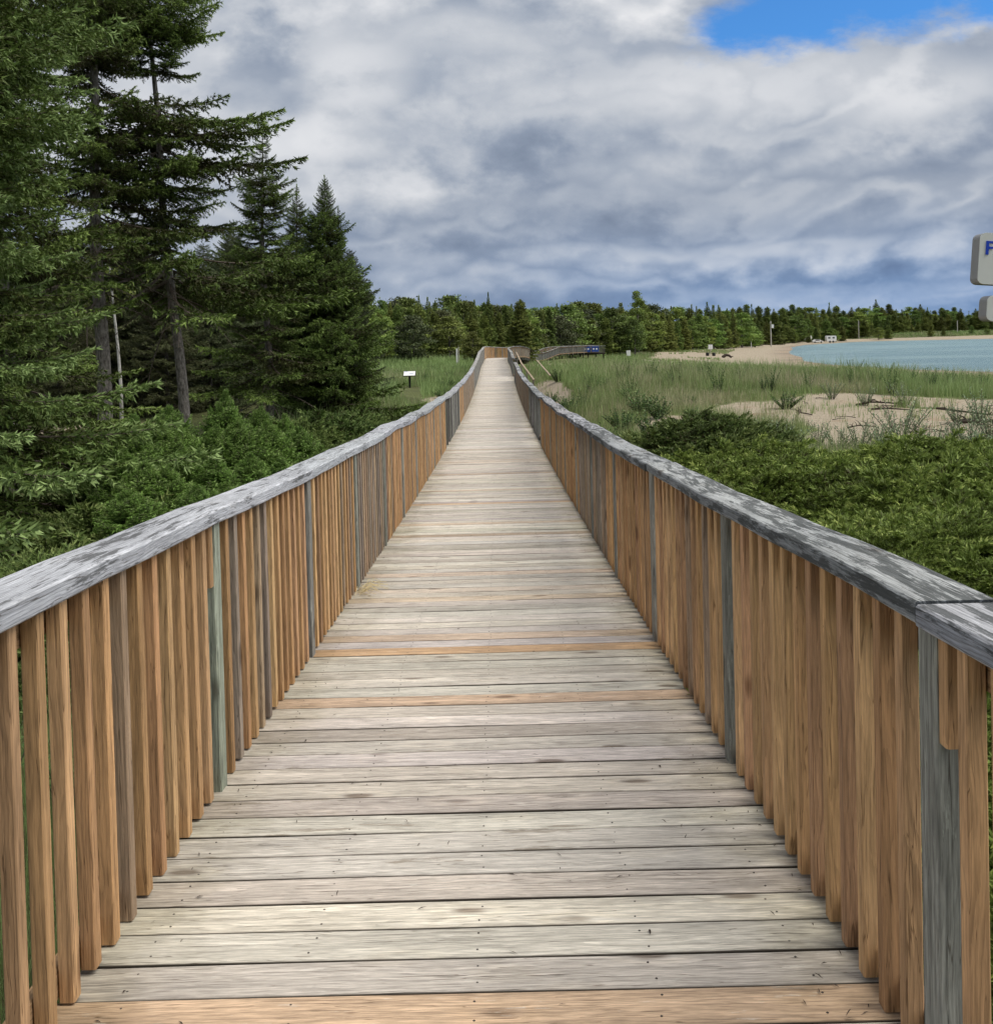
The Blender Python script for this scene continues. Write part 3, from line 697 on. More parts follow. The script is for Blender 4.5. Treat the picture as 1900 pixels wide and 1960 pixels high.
def spruce(h, r, keys, rs, y0=.12, dens=9, droop=(10, -35), profile=None, deadbelow=0., trunk_r=.15, lean=(0, 0), nspr=1.0, gaps=0., zs=1.):
    """h height, r widest reach; y0 where live boughs start (fraction)"""
    t = Tree(); z = y0*h
    profile = profile or (lambda f: (1-f)**.85)
    lx = lambda z: np.array([lean[0]*(z/h)+.05*math.sin(z*.9), lean[1]*(z/h), z])
    a = rs.uniform(0, 6)
    while z < h*.985:
        f = (z/h-y0)/(1-y0); ln = max(.10, r*profile(f))*rs.uniform(.72, 1.12)
        a += 2.39996+rs.uniform(-.3, .3)
        if gaps and rs.rand() < gaps: z += .01*h; continue
        tp = TPL[keys[0]] if not (len(keys) > 1 and rs.rand() < (.55-f)*1.0) else TPL[keys[1]]
        tpl = tp[rs.randint(len(tp))]; base = 2.2 if keys[0] == 'near' else (.8 if keys[0] == 'young' else (2.0 if keys[0] == 'low' else 2.4))
        k = ln/base
        pitch = R(droop[0]+(droop[1]-droop[0])*f+rs.uniform(-8, 8))
        M3 = rotz(a)@roty(pitch)@rotx(rs.uniform(-.25, .25))@np.diag([k, max(k, min(1, k*1.5))*rs.uniform(.85, 1.1), max(k, min(1, k*1.3))*zs])
        t.add(tpl, M3, lx(z), rs.uniform(-.24, .2))
        z += h/(dens*h)*(.45+.55*(1-f))*rs.uniform(.6, 1.3)*nspr
    # leader
    tpl = TPL[keys[0]][0]; k = .10*h/3
    zz = deadbelow*h
    while zz < y0*h and deadbelow >= 0 and 'dead' in TPL:
        a += 2.4; tpl = TPL['dead'][rs.randint(3)]; k = rs.uniform(.45, 1.1)*r/2.2
        t.add(tpl, rotz(a)@roty(R(rs.uniform(0, 25)))@np.diag([k]*3), lx(zz), -.3); zz += h*.009*rs.uniform(.5, 1.6)*(1 if deadbelow < .2 else .7)
    zs_ = np.linspace(-.4, h, 16); P = np.array([lx(q) for q in zs_]); rad = trunk_r*np.clip(1-zs_/h, .02, 1)**.9
    rad[0] *= 1.3
    tv, tf = tube(P, rad, 12)
    T = needle_tris(lx(h*.93)+np.outer(np.linspace(0, 1, 30), [0, 0, h*.07]), np.repeat([[0, 0, 1.]], 30, 0), .05 if keys[0] != 'low' else .2, .02 if keys[0] != 'low' else .08, 3)
    t.T.append(T.reshape(-1, 3)); t.tone.append(np.full(len(T), .8))
    return t, tv, tf
def plant_tree(name, t, tv, tf, loc, leafmat, label, cat='tree', group=None, bark='bark', twigname='branch'):
    root = empty(name, loc); tag(root, label, cat, group)
    link('trunk', mesh_np('trunk', tv, [tf], M[bark], smooth=True), root)
    cr = link('crown', t.foliage('crown', M[leafmat]), root)
    if t.n: link('branches', t.twigs('branches', M['deadtwig']), root)
    return root

# ------------------------------------------------------------------ the tall spruces on the left
def W2(px, Y): return (px-950)/1900*Y
rs = np.random.RandomState(7)
def g3(x, y): return (x, y, gz(x, y))
t_ = spruce(16.5, 3.5, ['near'], rs, y0=.02, dens=24, droop=(14, -10), profile=lambda f: (1-f)**.55*(.80+.20*math.sin(f*21)), trunk_r=.20)
plant_tree('spruce_tree', *t_, g3(-7.0, 11.8), 'spruce_blue', 'nearest spruce at the left edge, grey-green boughs down to the shrubs')
t_ = spruce(15.5, 3.1, ['mid', 'sparse'], rs, y0=.32, dens=20, droop=(14, -12), profile=lambda f: (1-f)**.5*(.74+.26*math.sin(f*25)), trunk_r=.175, deadbelow=.22, gaps=.16)
plant_tree('spruce_tree', *t_, g3(W2(195, 22.5), 22.5), 'spruce', 'tall spruce with thick dark bare trunk behind the nearest boughs')
t_ = spruce(14.2, 4.4, ['mid', 'sparse'], rs, y0=.29, dens=21, droop=(14, -10), profile=lambda f: (1-f)**.6*(.70+.30*math.sin(f*19+1)), trunk_r=.14, deadbelow=.26, lean=(-.85, 0), gaps=.16)
plant_tree('spruce_tree', *t_, g3(W2(352, 24), 24), 'spruce', 'tall leaning spruce with long pale grey bare trunk, boughs reaching right')
t_ = spruce(13.0, 3.2, ['mid', 'sparse'], rs, y0=.06, dens=14, droop=(14, -12), profile=lambda f: (1-f)**.6*(.75+.25*math.sin(f*22)), trunk_r=.16, deadbelow=.02, gaps=.1)
plant_tree('spruce_tree', *t_, g3(W2(10, 18), 18), 'spruce', 'tall dark spruce filling the top left corner behind the nearest tree')
t_ = spruce(9.2, 2.6, ['mid', 'sparse'], rs, y0=.16, dens=18, droop=(14, -22), profile=lambda f: (1-f)**.75*(.8+.2*math.sin(f*20)), trunk_r=.13, deadbelow=.02, gaps=.08)
plant_tree('spruce_tree', *t_, g3(W2(512, 29), 29), 'spruce', 'dark spruce right behind the leaning one, brown dead lower branches')
t_ = spruce(7.6, 2.3, ['mid', 'sparse'], rs, y0=.26, dens=22, droop=(12, -30), profile=lambda f: (1-f)**.95*(.85+.15*math.sin(f*25)), trunk_r=.11, deadbelow=.01)
plant_tree('spruce_tree', *t_, g3(W2(577, 32), 32), 'spruce', 'pointed green spruce with the second highest tip of the small cluster')
t_ = spruce(7.75, 2.9, ['mid'], rs, y0=.03, dens=26, droop=(12, -30), profile=lambda f: (1-f)**.82*(.86+.14*math.sin(f*27)), trunk_r=.11, deadbelow=-1)
plant_tree('spruce_tree', *t_, g3(W2(630, 31), 31), 'spruce', 'bright green cone-shaped spruce at the right end of the tall trees')
t_ = spruce(7.2, 2.0, ['mid', 'sparse'], rs, y0=.05, dens=19, droop=(12, -25), profile=lambda f: (1-f)**1.0*(.85+.15*math.sin(f*20)), trunk_r=.11, deadbelow=.01)
plant_tree('spruce_tree', *t_, g3(W2(656, 35), 35), 'spruce', 'narrow spruce tip just right of the bright green cone-shaped spruce')
# middle-distance trees seen between the trunks
protos = []
for k in range(3):
    t_ = spruce(6.3+k*.6, 2.5, ['mid', 'sparse'], rs, y0=.04, dens=15, droop=(10, -22), profile=lambda f: (1-f)**.55*(.85+.15*math.sin(f*20)), trunk_r=.09, deadbelow=.02)
    protos.append(t_)
mids = [(225, 47, 0), (262, 44, 1), (300, 50, 2), (395, 46, 1), (430, 52, 0), (455, 44, 2), (150, 50, 2), (95, 46, 0), (30, 48, 1), (-30, 52, 2), (345, 58, 2), (500, 48, 1), (600, 52, 0), (675, 50, 2), (545, 56, 1), (180, 36, 1), (110, 33, 2), (290, 38, 1), (400, 36, 0), (450, 38, 2), (60, 38, 0), (320, 34, 0), (365, 40, 2), (250, 37, 2)]
first = {}
for px, Y, k in mids:
    x = W2(px, Y)
    if k not in first:
        first[k] = plant_tree('background_spruce', *protos[k], g3(x, Y), 'pine', 'smaller olive spruce in the background between the tall trunks', 'tree', 'olive spruces behind the tall trees')
        r_ = first[k]
    else: r_ = copy_tree(first[k])
    r_.location = g3(x, Y); r_.rotation_euler.z = rs.uniform(0, 6); s = rs.uniform(.9, 1.12); s *= .86 if Y < 42 else 1; r_.scale = (s*1.1, s*1.1, s)
# birch
def birch():
    P = np.array([(0, 0, -.3), (.02, 0, 1.2), (-.05, .05, 2.4), (-.12, 0, 3.6), (-.2, 0, 4.8), (-.26, 0, 6)]); tv, tf = tube(P, [.055, .05, .043, .036, .028, .012], 10)
    root = empty('birch_tree', g3(W2(229, 31), 31)); tag(root, 'slim birch with white trunk seen between the dark spruce trunks', 'tree')
    link('trunk', mesh_np('trunk', tv, [tf], M['birch'], smooth=True), root)
    rr = np.random.RandomState(4); C = rr.normal(size=(60, 3))*[.7, .7, .8]+[-.2, 0, 5.2]
    T = blob_leaves(C, .35, 25, .09, rr)
    link('crown', mesh_np('crown', T.reshape(-1, 3), [np.arange(len(T)*3).reshape(-1, 3)], M['decid'], {'tone': np.repeat(rr.uniform(0, .8, len(T)), 3)}), root)
def blob_leaves(C, rad, n, sz, rr, flat=1.):
    P = np.repeat(C, n, 0)+rr.normal(size=(len(C)*n, 3))*rad*np.array([1, 1, flat])*.6
    a = rr.normal(size=P.shape); a /= np.linalg.norm(a, axis=1)[:, None]; b = np.cross(a, rr.normal(size=P.shape)); b /= np.linalg.norm(b, axis=1)[:, None]
    s = sz*rr.uniform(.6, 1.4, (len(P), 1)); return np.stack([P-a*s*.5, P+a*s*.5, P+b*s], 1)
birch()

# ------------------------------------------------------------------ young spruces and juniper on the left
yp = []
for k in range(4):
    yp.append(spruce(1.5+.2*k, .85, ['young'], rs, y0=.02, dens=42, droop=(-2, -45), profile=lambda f: (1-f)**.75, trunk_r=.03, deadbelow=-1))
young = [  # px, Y, height of the tip below the eye, kind
 (428, 16.5, -.75, 3), (455, 15.0, -1.15, 0), (505, 15.5, -1.2, 1), (395, 15.2, -1.2, 2), (560, 16.2, -1.35, 0), (600, 15.4, -1.6, 1), (340, 14.8, -1.15, 1), (300, 14.2, -1.05, 3), (265, 13.4, -1.1, 2),
 (238, 14.6, -1.0, 0), (360, 12.8, -1.35, 0), (410, 12.9, -1.4, 3), (460, 13.2, -1.45, 2), (515, 13.6, -1.55, 3), (322, 11.6, -1.4, 2), (275, 11.6, -1.35, 1), (230, 12, -1.3, 3), (375, 11.4, -1.6, 1), (430, 11.8, -1.65, 0), (560, 14.2, -1.7, 2),
 (195, 13, -1.2, 1), (485, 12.0, -1.75, 1), (330, 16.5, -1.0, 0), (480, 17.8, -1.1, 2), (530, 17.8, -1.25, 3), (250, 10.4, -1.5, 0)]
fy = {}
for px, Y, top, k in young:
    x = W2(px, Y); z = gz(x, Y); h = CZ+top-z
    if k not in fy:
        fy[k] = plant_tree('young_spruce', *yp[k], (x, Y, z), 'young', 'low bright green young spruce in the thicket beyond the left railing', 'tree', 'young spruces in the thicket left of the boardwalk'); r_ = fy[k]
    else: r_ = copy_tree(fy[k])
    r_.location = (x, Y, z); r_.rotation_euler = (rs.uniform(-.1, .1), rs.uniform(-.1, .1), rs.uniform(0, 6)); s = h/(1.5+.2*k); r_.scale = (max(s, .85)*1.15, max(s, .85)*1.15, s)

def plume_template(rr, L=.26, n=16, ln=.032, wd=.012):
    """a feathery juniper shoot curving over at the tip"""
    out = []; tone = []
    s = np.linspace(0, 1, n); curve = np.stack([.55*L*s+.25*L*s**2, .0*s, L*(.75*s-.28*s**2)], 1)
    d = np.gradient(curve, axis=0); d /= np.linalg.norm(d, axis=1)[:, None]
    T = needle_tris(curve, d, ln, wd, 3, .7, rr); out.append(T); tone.append(np.repeat(.35+.6*s, 3))
    for k in range(7):
        f = .15+.1*k; p = curve[int(f*(n-1))]; sd = 1 if k % 2 else -1
        dd = d[int(f*(n-1))]*.75+np.array([0, sd*.6, .1]); dd /= np.linalg.norm(dd); q = np.linspace(0, 1, 7)
        c2 = p+np.outer(q*L*.42*(1-f*.5), dd); c2[:, 2] -= .02*q**2
        T = needle_tris(c2, np.repeat(dd[None], 7, 0), ln*.9, wd, 2, .7, rr); out.append(T); tone.append(np.repeat(.25+.55*q, 2)*1.)
    T = np.concatenate(out); tn = np.concatenate(tone)+rr.uniform(-.1, .1, len(T)); return T, np.clip(tn, 0, 1)
PL = [plume_template(np.random.RandomState(200+i)) for i in range(5)]
PLF = [plume_template(np.random.RandomState(300+i), .28, 12, .045, .019) for i in range(4)]
def plumes(P, yaw, pitch, scale, dt, tpls, rr):
    Ts = []; tn = []
    k = rr.randint(len(tpls), size=len(P))
    for j, (T, t0) in enumerate(tpls):
        i = np.where(k == j)[0]
        if not len(i): continue
        c, s = np.cos(yaw[i]), np.sin(yaw[i]); cp, sp = np.cos(pitch[i]), np.sin(pitch[i])
        Rz = np.zeros((len(i), 3, 3)); Rz[:, 0, 0] = c; Rz[:, 0, 1] = -s; Rz[:, 1, 0] = s; Rz[:, 1, 1] = c; Rz[:, 2, 2] = 1
        Ry = np.zeros((len(i), 3, 3)); Ry[:, 0, 0] = cp; Ry[:, 0, 2] = sp; Ry[:, 1, 1] = 1; Ry[:, 2, 0] = -sp; Ry[:, 2, 2] = cp
        A = (Rz@Ry)*scale[i][:, None, None]
        V = np.einsum('nij,tkj->ntki', A, T)+P[i][:, None, None]
        Ts.append(V.reshape(-1, 3)); tn.append(np.clip(t0[None]+dt[i][:, None], 0, 1).ravel())
    return np.concatenate(Ts), np.concatenate(tn)
def shrub_mass(name, X, Y, hfun, mat, label, cat, rr, near_split=11, group=None, kind=None, lean=(.6, .3), sc0=1., stem=True):
    """a shrub body of overlapping feathery shoots over an undulating height hfun"""
    G = ground(X, Y); H = hfun(X, Y); e = .05
    gxx = (hfun(X+e, Y)-H)/e; gyy = (hfun(X, Y+e)-H)/e
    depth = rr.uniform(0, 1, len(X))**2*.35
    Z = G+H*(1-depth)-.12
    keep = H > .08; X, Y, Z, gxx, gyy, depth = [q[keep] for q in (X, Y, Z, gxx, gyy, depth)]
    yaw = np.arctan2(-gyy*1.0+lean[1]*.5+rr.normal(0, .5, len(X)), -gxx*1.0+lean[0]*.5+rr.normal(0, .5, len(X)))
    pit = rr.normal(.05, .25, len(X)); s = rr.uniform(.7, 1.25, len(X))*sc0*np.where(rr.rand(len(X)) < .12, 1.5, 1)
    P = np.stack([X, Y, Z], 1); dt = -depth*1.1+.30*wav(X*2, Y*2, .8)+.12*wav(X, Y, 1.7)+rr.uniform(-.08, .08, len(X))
    dist = np.hypot(X, Y); nr = dist < near_split
    V = []; T = []
    if nr.any(): a, b = plumes(P[nr], yaw[nr], pit[nr], s[nr], dt[nr], PL, rr); V.append(a); T.append(b)
    if (~nr).any(): a, b = plumes(P[~nr], yaw[~nr], pit[~nr], s[~nr]*1.1, dt[~nr], PLF, rr); V.append(a); T.append(b)
    V = np.concatenate(V); T = np.concatenate(T); o0 = np.array([X.mean(), Y.mean(), float(G.mean())])
    F = np.arange(len(V)).reshape(-1, 3)
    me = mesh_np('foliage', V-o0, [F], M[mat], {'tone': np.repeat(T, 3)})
    if kind == 'stuff':
        o = link(name, me, None, o0); tag(o, label, cat, group, kind); return o
    root = empty(name, o0); tag(root, label, cat, group, kind); link('foliage', me, root)
    # woody stems
    parts = []
    for i in rr.choice(len(X), min(60, len(X)), replace=False):
        b = np.array([X[i]*.7+X.mean()*.3, Y[i]*.7+Y.mean()*.3, ground(np.array([X[i]]), np.array([Y[i]]))[0]-.03])-o0; e_ = P[i]-o0
        parts.append(tube(np.array([b, (b+e_)/2+[0, 0, .05], e_]), [.014, .010, .005], 5))
    v, f = join(parts); link('stems', mesh_np('stems', v, [f], M['deadtwig']), root)
    return root
rr = np.random.RandomState(9)
# right: the big mat of creeping juniper between railing and sand
def edge_r(X):  # far edge of the mat
    return np.interp(X, [1.2, 2.5, 4, 5.5, 7, 9, 12], [17.5, 18, 17, 16, 16.3, 15.0, 13])+.7*np.sin(X*2.1)+.4*np.sin(X*4.7+1)
def h_mat(X, Y):
    h = .55+.13*np.sin(X*1.5+.6*np.sin(Y*1.2))*np.sin(Y*1.25+1)+.15*wav(X, Y, .55)+.17*wav(X+7, Y, .25)
    h = h*sst(edge_r(X)-Y, -.1, 1.6)*sst(Y, .2, 1.2)
    return np.clip(h, 0, 2)
n = 46000
u_ = rr.uniform(1/17.5, 1/2.2, n); Yc = 1/u_; Yc = np.where(rr.rand(n) < .6, rr.uniform(2, 17.5, n), Yc)
Xc = 1.16+rr.uniform(0, 1, n)**1.0*np.maximum(.8, Yc*.56-.3)
shrub_mass('creeping_juniper', Xc, Yc, h_mat, 'juniper', 'dense bright green mat of creeping juniper spreading beyond the right railing', 'juniper', rr, near_split=9, kind='stuff', sc0=.85)
def ell_shrub(name, cx_, cy_, rx, ry, hh, n, mat, label, cat='shrub', group=None, sc0=1.1, lean=(0, 0)):
    a = rr.uniform(0, 2*np.pi, n); q = np.sqrt(rr.uniform(0, 1, n)); X = cx_+rx*q*np.cos(a); Y = cy_+ry*q*np.sin(a)
    def hf(X, Y): d = ((X-cx_)/rx)**2+((Y-cy_)/ry)**2; return hh*np.clip(1-d, 0, 1)**.5*(.85+.42*wav(X*2+cx_, Y*2, .9)+.25*wav(X+3*cx_, Y, .35))
    return shrub_mass(name, X, Y, hf, mat, label, cat, rr, group=group, sc0=sc0, lean=lean)
ell_shrub('juniper_shrub', 3.7, 19.0, 1.7, 3.0, .80, 3600, 'juniper_dark', 'dark green juniper bush between the right railing and the bare sand', lean=(.6, 0))
ell_shrub('juniper_shrub', 8.7, 13.6, 1.1, 1.4, .62, 1200, 'juniper_dark', 'olive brown juniper at the right edge of the green mat', lean=(.3, 0))
ell_shrub('juniper_shrub', -3.6, 8.4, 1.4, 2.0, .62, 2600, 'juniper_dark', 'olive low juniper just outside the left railing, in front of the young spruces')
ell_shrub('juniper_shrub', -3.9, 11.2, 1.5, 1.6, .60, 1800, 'juniper_dark', 'second olive juniper behind the one nearest the left railing')
ell_shrub('juniper_shrub', W2(545, 20), 20, 1.3, 1.8, 1.1, 1700, 'juniper_dark', 'yellowish juniper bush at the foot of the dark spruces')
ell_shrub('juniper_shrub', W2(632, 22.5), 22.5, 1.2, 2.4, .95, 1700, 'juniper_dark', 'brownish juniper bush closest to the foot of the cone-shaped spruce')
ell_shrub('juniper_shrub', W2(690, 26), 26, 1.0, 3, .75, 1200, 'juniper_dark', 'low grey-green juniper beside the left railing, below the cone-shaped spruce')
ell_shrub('juniper_shrub', W2(660, 17), 17, .7, 3.2, .75, 1300, 'juniper_dark', 'narrow grey-brown juniper hugging the left railing past the young spruces')
ell_shrub('juniper_shrub', -4.6, 6.4, 1.4, 1.3, .50, 1200, 'juniper_dark', 'small olive juniper at the left picture edge under the nearest spruce')

# ------------------------------------------------------------------ dune grass (stuff)
def blades(P, hgt, wid, rr, bend=.35, tone=None, n_per=5, spread=.06):
    N = len(P)*n_per; B = np.repeat(P, n_per, 0)+np.c_[rr.normal(0, spread, (N, 2)), np.zeros(N)]
    h = np.repeat(hgt, n_per)*np.where(rr.rand(N) < .07, rr.uniform(1.2, 1.75, N), rr.uniform(.45, 1.1, N)); w_ = np.repeat(wid, n_per)
    a = rr.uniform(0, 2*np.pi, N); d = np.c_[np.cos(a), np.sin(a), np.zeros(N)]; sd = np.c_[-np.sin(a+.6), np.cos(a+.6), np.zeros(N)]*w_[:, None]/2
    bd = (bend*rr.uniform(.2, 1.3, N)*h)[:, None]
    up = np.array([0, 0, 1.]); h = h[:, None]
    m = B+up*h*.55+d*bd*.3; tip = B+up*h+d*bd
    V = np.stack([B-sd, B+sd, m+sd*.8, m-sd*.8, tip], 1)
    o = np.arange(N)[:, None]*5; F4 = o+np.array([[0, 1, 2, 3]]); F3 = o+np.array([[3, 2, 4]])
    tn = np.repeat(np.clip((np.repeat(tone, n_per) if tone is not None else .5)+rr.uniform(-.2, .2, N), 0, 1), 5)
    return V.reshape(-1, 3), F4, F3, tn
def grass_field(name, X, Y, hfun, label, rr, thin=None, wid0=.006, sandy=False):
    d = sand_mask(X, Y)*(0 if sandy else 1); p = 1-sst(d+.35*wav(X, Y, 1.2), .30, .55); k = rr.rand(len(X)) < np.where(p < .05, np.where(Y > 60, 0., .03), p)
    X, Y = X[k], Y[k]
    if thin is not None: k = thin(X, Y, rr); X, Y = X[k], Y[k]
    Z = ground(X, Y)-.02; dist = np.hypot(X, Y)
    V, F4, F3, tn = blades(np.stack([X, Y, Z], 1), hfun(X, Y), np.maximum(wid0, dist*.00045), rr, tone=.45+.30*wav(X, Y, 3.)+.2*wav(X, Y, .8), spread=.05+.0) if False else blades(np.stack([X, Y, Z], 1), hfun(X, Y), np.maximum(wid0, dist*.00042), rr, tone=.52+.55*wav(X, Y*.6, 3.5)+.35*wav(X+9, Y, 1.))
    c = V.mean(0); c[2] = 0
    o = link(name, mesh_np(name, V-c, [F4, F3], M['grass'], {'tone': tn}), None, c); tag(o, label, 'grass', None, 'stuff')
def off_walk(X, Y, rr):
    x0 = np.interp(Y, [88, 105, 134, 150, 163], [0, 2.5, 4.8, 9, 16]); return (np.abs(X+.1-x0) > np.where(Y < 90, 1.28, 1.9)) & ~((np.abs(X/Y+.088) < .012) & (Y > 40) & (Y < 58.5))
n = 34000
Y = 16+(rr.rand(n)**.9)*46; X = 1.3+rr.rand(n)*(Y*.54)
k = ~((Y < edge_r(X)+.6))
grass_field('dune_grass', X[k], Y[k], lambda X, Y: np.clip(.46+.34*wav(X, Y, 4)+.22*wav(X, Y, 1.3)+.12*sst(Y, 30, 44), .14, 1.2), 'tall green dune grass covering the slope right of the boardwalk', rr, off_walk)
n = 16000
Y = 60+rr.rand(n)**1.2*170; X = 1.0+rr.rand(n)*(Y*.40)
grass_field('meadow_grass', X, Y, lambda X, Y: .45+.15*wav(X, Y, 6), 'yellow-green grass on the far dunes before the beach', rr, off_walk)
n = 13000
Y = 22+rr.rand(n)*100; X = -1.5-rr.rand(n)*(Y*.11+2.5)
grass_field('bank_grass', X, Y, lambda X, Y: .5+.2*wav(X, Y, 4), 'rough grass around the small panel left of the boardwalk', rr, off_walk)
n = 9000
Y = 2+rr.rand(n)*14; X = -1.45-rr.rand(n)*(Y*.35+1.2)
grass_field('verge_grass', X, Y, lambda X, Y: .30+.1*wav(X, Y, 2), 'short weeds and grass under the left railing', rr, off_walk, .004)
n = 5000
Y = .6+rr.rand(n)*14; X = 1.3+rr.rand(n)*1.2
grass_field('shade_grass', X, Y, lambda X, Y: .25+.08*wav(X, Y, 2), 'short weeds under the right railing', rr, off_walk, .004)
n = 9000
Y = 120+rr.rand(n)*150; X = Y*(.15+rr.rand(n)*.16); k = (sdist(X, Y) > 14) & (wav(X, Y*.7, 8.)+.35*wav(X, Y, 2.) > .16)
grass_field('beach_grass', X[k], Y[k], lambda X, Y: .38+.15*wav(X, Y, 5), 'patchy yellow-green grass on the upper part of the beach', rr, None, .006, True)
n = 1500
Y = 19+rr.rand(n)*16; X = 6.5+rr.rand(n)*14; k = (wav(X*1.3, Y*1.6, .9)+.4*wav(X, Y, 3.) > .30)
grass_field('sand_grass', X[k], Y[k], lambda X, Y: .24+.1*wav(X, Y, 2), 'thin scattered tufts of grass on the bare sand', rr, None, .005, True)
n = 14000
Y = 300+rr.rand(n)*240; X = Y*(.26+rr.rand(n)*.27)
dd = sdist(X, Y); k = dd > 7
grass_field('shore_grass', X[k], Y[k], lambda X, Y: .7+.3*wav(X, Y, 9), 'bright green meadow strip along the far shore', rr)

# ------------------------------------------------------------------ leafy plants, each its own thing
def leafy(kind, rr, h, nst, leafL, leafW, spread):
    V = []; F4 = []; F3 = []; n = 0; tn = []; sv = []
    for i in range(nst):
        a = rr.uniform(0, 6.28); tilt = rr.uniform(.05, spread); hh = h*rr.uniform(.6, 1.1); d = np.array([math.cos(a)*tilt, math.sin(a)*tilt, 1]); d /= np.linalg.norm(d)
        b = np.array([math.cos(a)*.05, math.sin(a)*.05, -.03]); k = np.linspace(0, 1, 5); P = b+np.outer(k*hh, d); P[:, :2] += np.outer(k**2*.12*hh, d[:2]/tilt)
        sv.append(tube(P, np.linspace(.006, .003, 5), 4))
        nl = int(hh/leafL*3.6)+5
        for j in range(nl):
            f = .12+.88*(j+.5)/nl; p = np.array([np.interp(f, k, P[:, q]) for q in range(3)]); aa = j*2.4+rr.uniform(-.4, .4)
            el = rr.uniform(.35, 1.0); dd = np.array([math.cos(aa)*math.cos(el), math.sin(aa)*math.cos(el), math.sin(el)]); sd = np.cross(dd, [0, 0, 1]); sd /= np.linalg.norm(sd)
            L = leafL*rr.uniform(.7, 1.2)*(1-.3*f); w_ = leafW*rr.uniform(.8, 1.2)
            m = p+dd*L*.5+sd*0; t_ = p+dd*L+np.array([0, 0, -.15*L])
            V += [p, m-sd*w_/2, t_, m+sd*w_/2]; F4.append((n, n+1, n+2, n+3)); n += 4; tn += [np.clip(.25+.5*f+rr.uniform(-.2, .25), 0, 1)]*4
    sV, sF = join(sv)
    return np.array(V), np.array(F4), np.array(tn), sV, sF
def plant(name, me, sme, loc, label, cat, group=None, rot=0, s=1.):
    root = empty(name, loc); tag(root, label, cat, group); link('leaves', me, root); link('stems', sme, root); root.rotation_euler.z = rot; root.scale = (s, s, s); return root
def kit(mat, seed, **k):
    v, f, tn, sv, sf = leafy(mat, np.random.RandomState(seed), **k); return mesh_np('leaves', v, [f], M[mat], {'tone': tn}), mesh_np('stems', sv, [sf], M['deadtwig'])
WK = [kit('willow', 50+i, h=.62, nst=16, leafL=.11, leafW=.022, spread=.7) for i in range(3)]
DK = [kit('weed', 60+i, h=.75, nst=9, leafL=.10, leafW=.034, spread=.3) for i in range(3)]
BK = [kit('weed', 70+i, h=.42, nst=34, leafL=.07, leafW=.034, spread=1.1) for i in range(2)]
wil = [(1265+200, 18.6, 1.0), (1440, 18.3, .9), (1500, 18.8, 1.0), (1720, 20.5, 1.35), (1675, 20.0, .9), (1760, 20.2, .9), (1640, 18.6, .9), (1600, 19, .8), (1700, 18, .9), (1850, 18.8, 1.1), (1880, 17.4, 1.0), (1810, 19.2, .8), (1875, 24.5, 1.3), (1830, 25.0, .9), (1560, 19.6, .8), (1905, 16.2, 1.1), (1895, 21, 1.1), (1780, 17.2, .9), (1655, 31, 1.0), (1590, 33, 1.0), (1730, 31, 1.1)]
for i, (px, Y, s) in enumerate(wil):
    x = W2(px, Y)
    lab = {3: 'tallest silvery willow plant, standing alone in the middle of the bare sand', 12: 'silvery willow clump at the far right end of the bare sand, by a dark log'}.get(i, 'silvery narrow-leaved willow plant at the edge of the bare sand')
    plant('willow_plant', *WK[i % 3], g3(x, Y), lab, 'plant', None if i in (3, 12) else 'silvery willow plants around the sand', rr.uniform(0, 6), s*1.1)
plant('leafy_shrub', *BK[0], g3(W2(1502, 30), 30), 'round bright green shrub on the edge of the bare sand', 'shrub', None, 0, 1.5)
for i in range(60):
    Y = rr.uniform(34, 47); px = rr.uniform(1080, 1900)
    if i < 26: px = rr.uniform(1580, 1900); Y = rr.uniform(38, 46)
    plant('leafy_weed', *DK[i % 3], g3(W2(px, Y), Y), 'upright leafy weed among the tall grass on the dune crest', 'plant', 'leafy weeds in the dune grass', rr.uniform(0, 6), rr.uniform(.8, 1.35))
for i in range(36):
    Y = rr.uniform(24, 56); px = rr.uniform(1040, 1330)
    if W2(px, Y) < 1.5: continue
    plant('leafy_shrub', *BK[i % 2], g3(W2(px, Y), Y), 'low leafy shrub in the grass beside the right railing', 'shrub', 'low leafy shrubs along the right railing', rr.uniform(0, 6), rr.uniform(.9, 1.7))
for i in range(40):
    Y = rr.uniform(36, 95); px = rr.uniform(720, 905)
    if W2(px, Y) > -1.6 or 760 < px < 808 and Y < 62: continue
    plant('leafy_shrub', *BK[i % 2], g3(W2(px, Y), Y), 'low leafy shrub in the grass left of the railing', 'shrub', 'low leafy shrubs along the left railing', rr.uniform(0, 6), rr.uniform(.8, 1.6))
for i in range(12):
    Y = rr.uniform(4.6, 8.5); x = -2.0-rr.uniform(0, 1.2)-(Y-4.6)*.25
    plant('leafy_weed', *DK[i % 3], g3(x, Y), 'green weed growing beside the near left railing', 'plant', 'weeds beside the near left railing', rr.uniform(0, 6), rr.uniform(.5, .8))

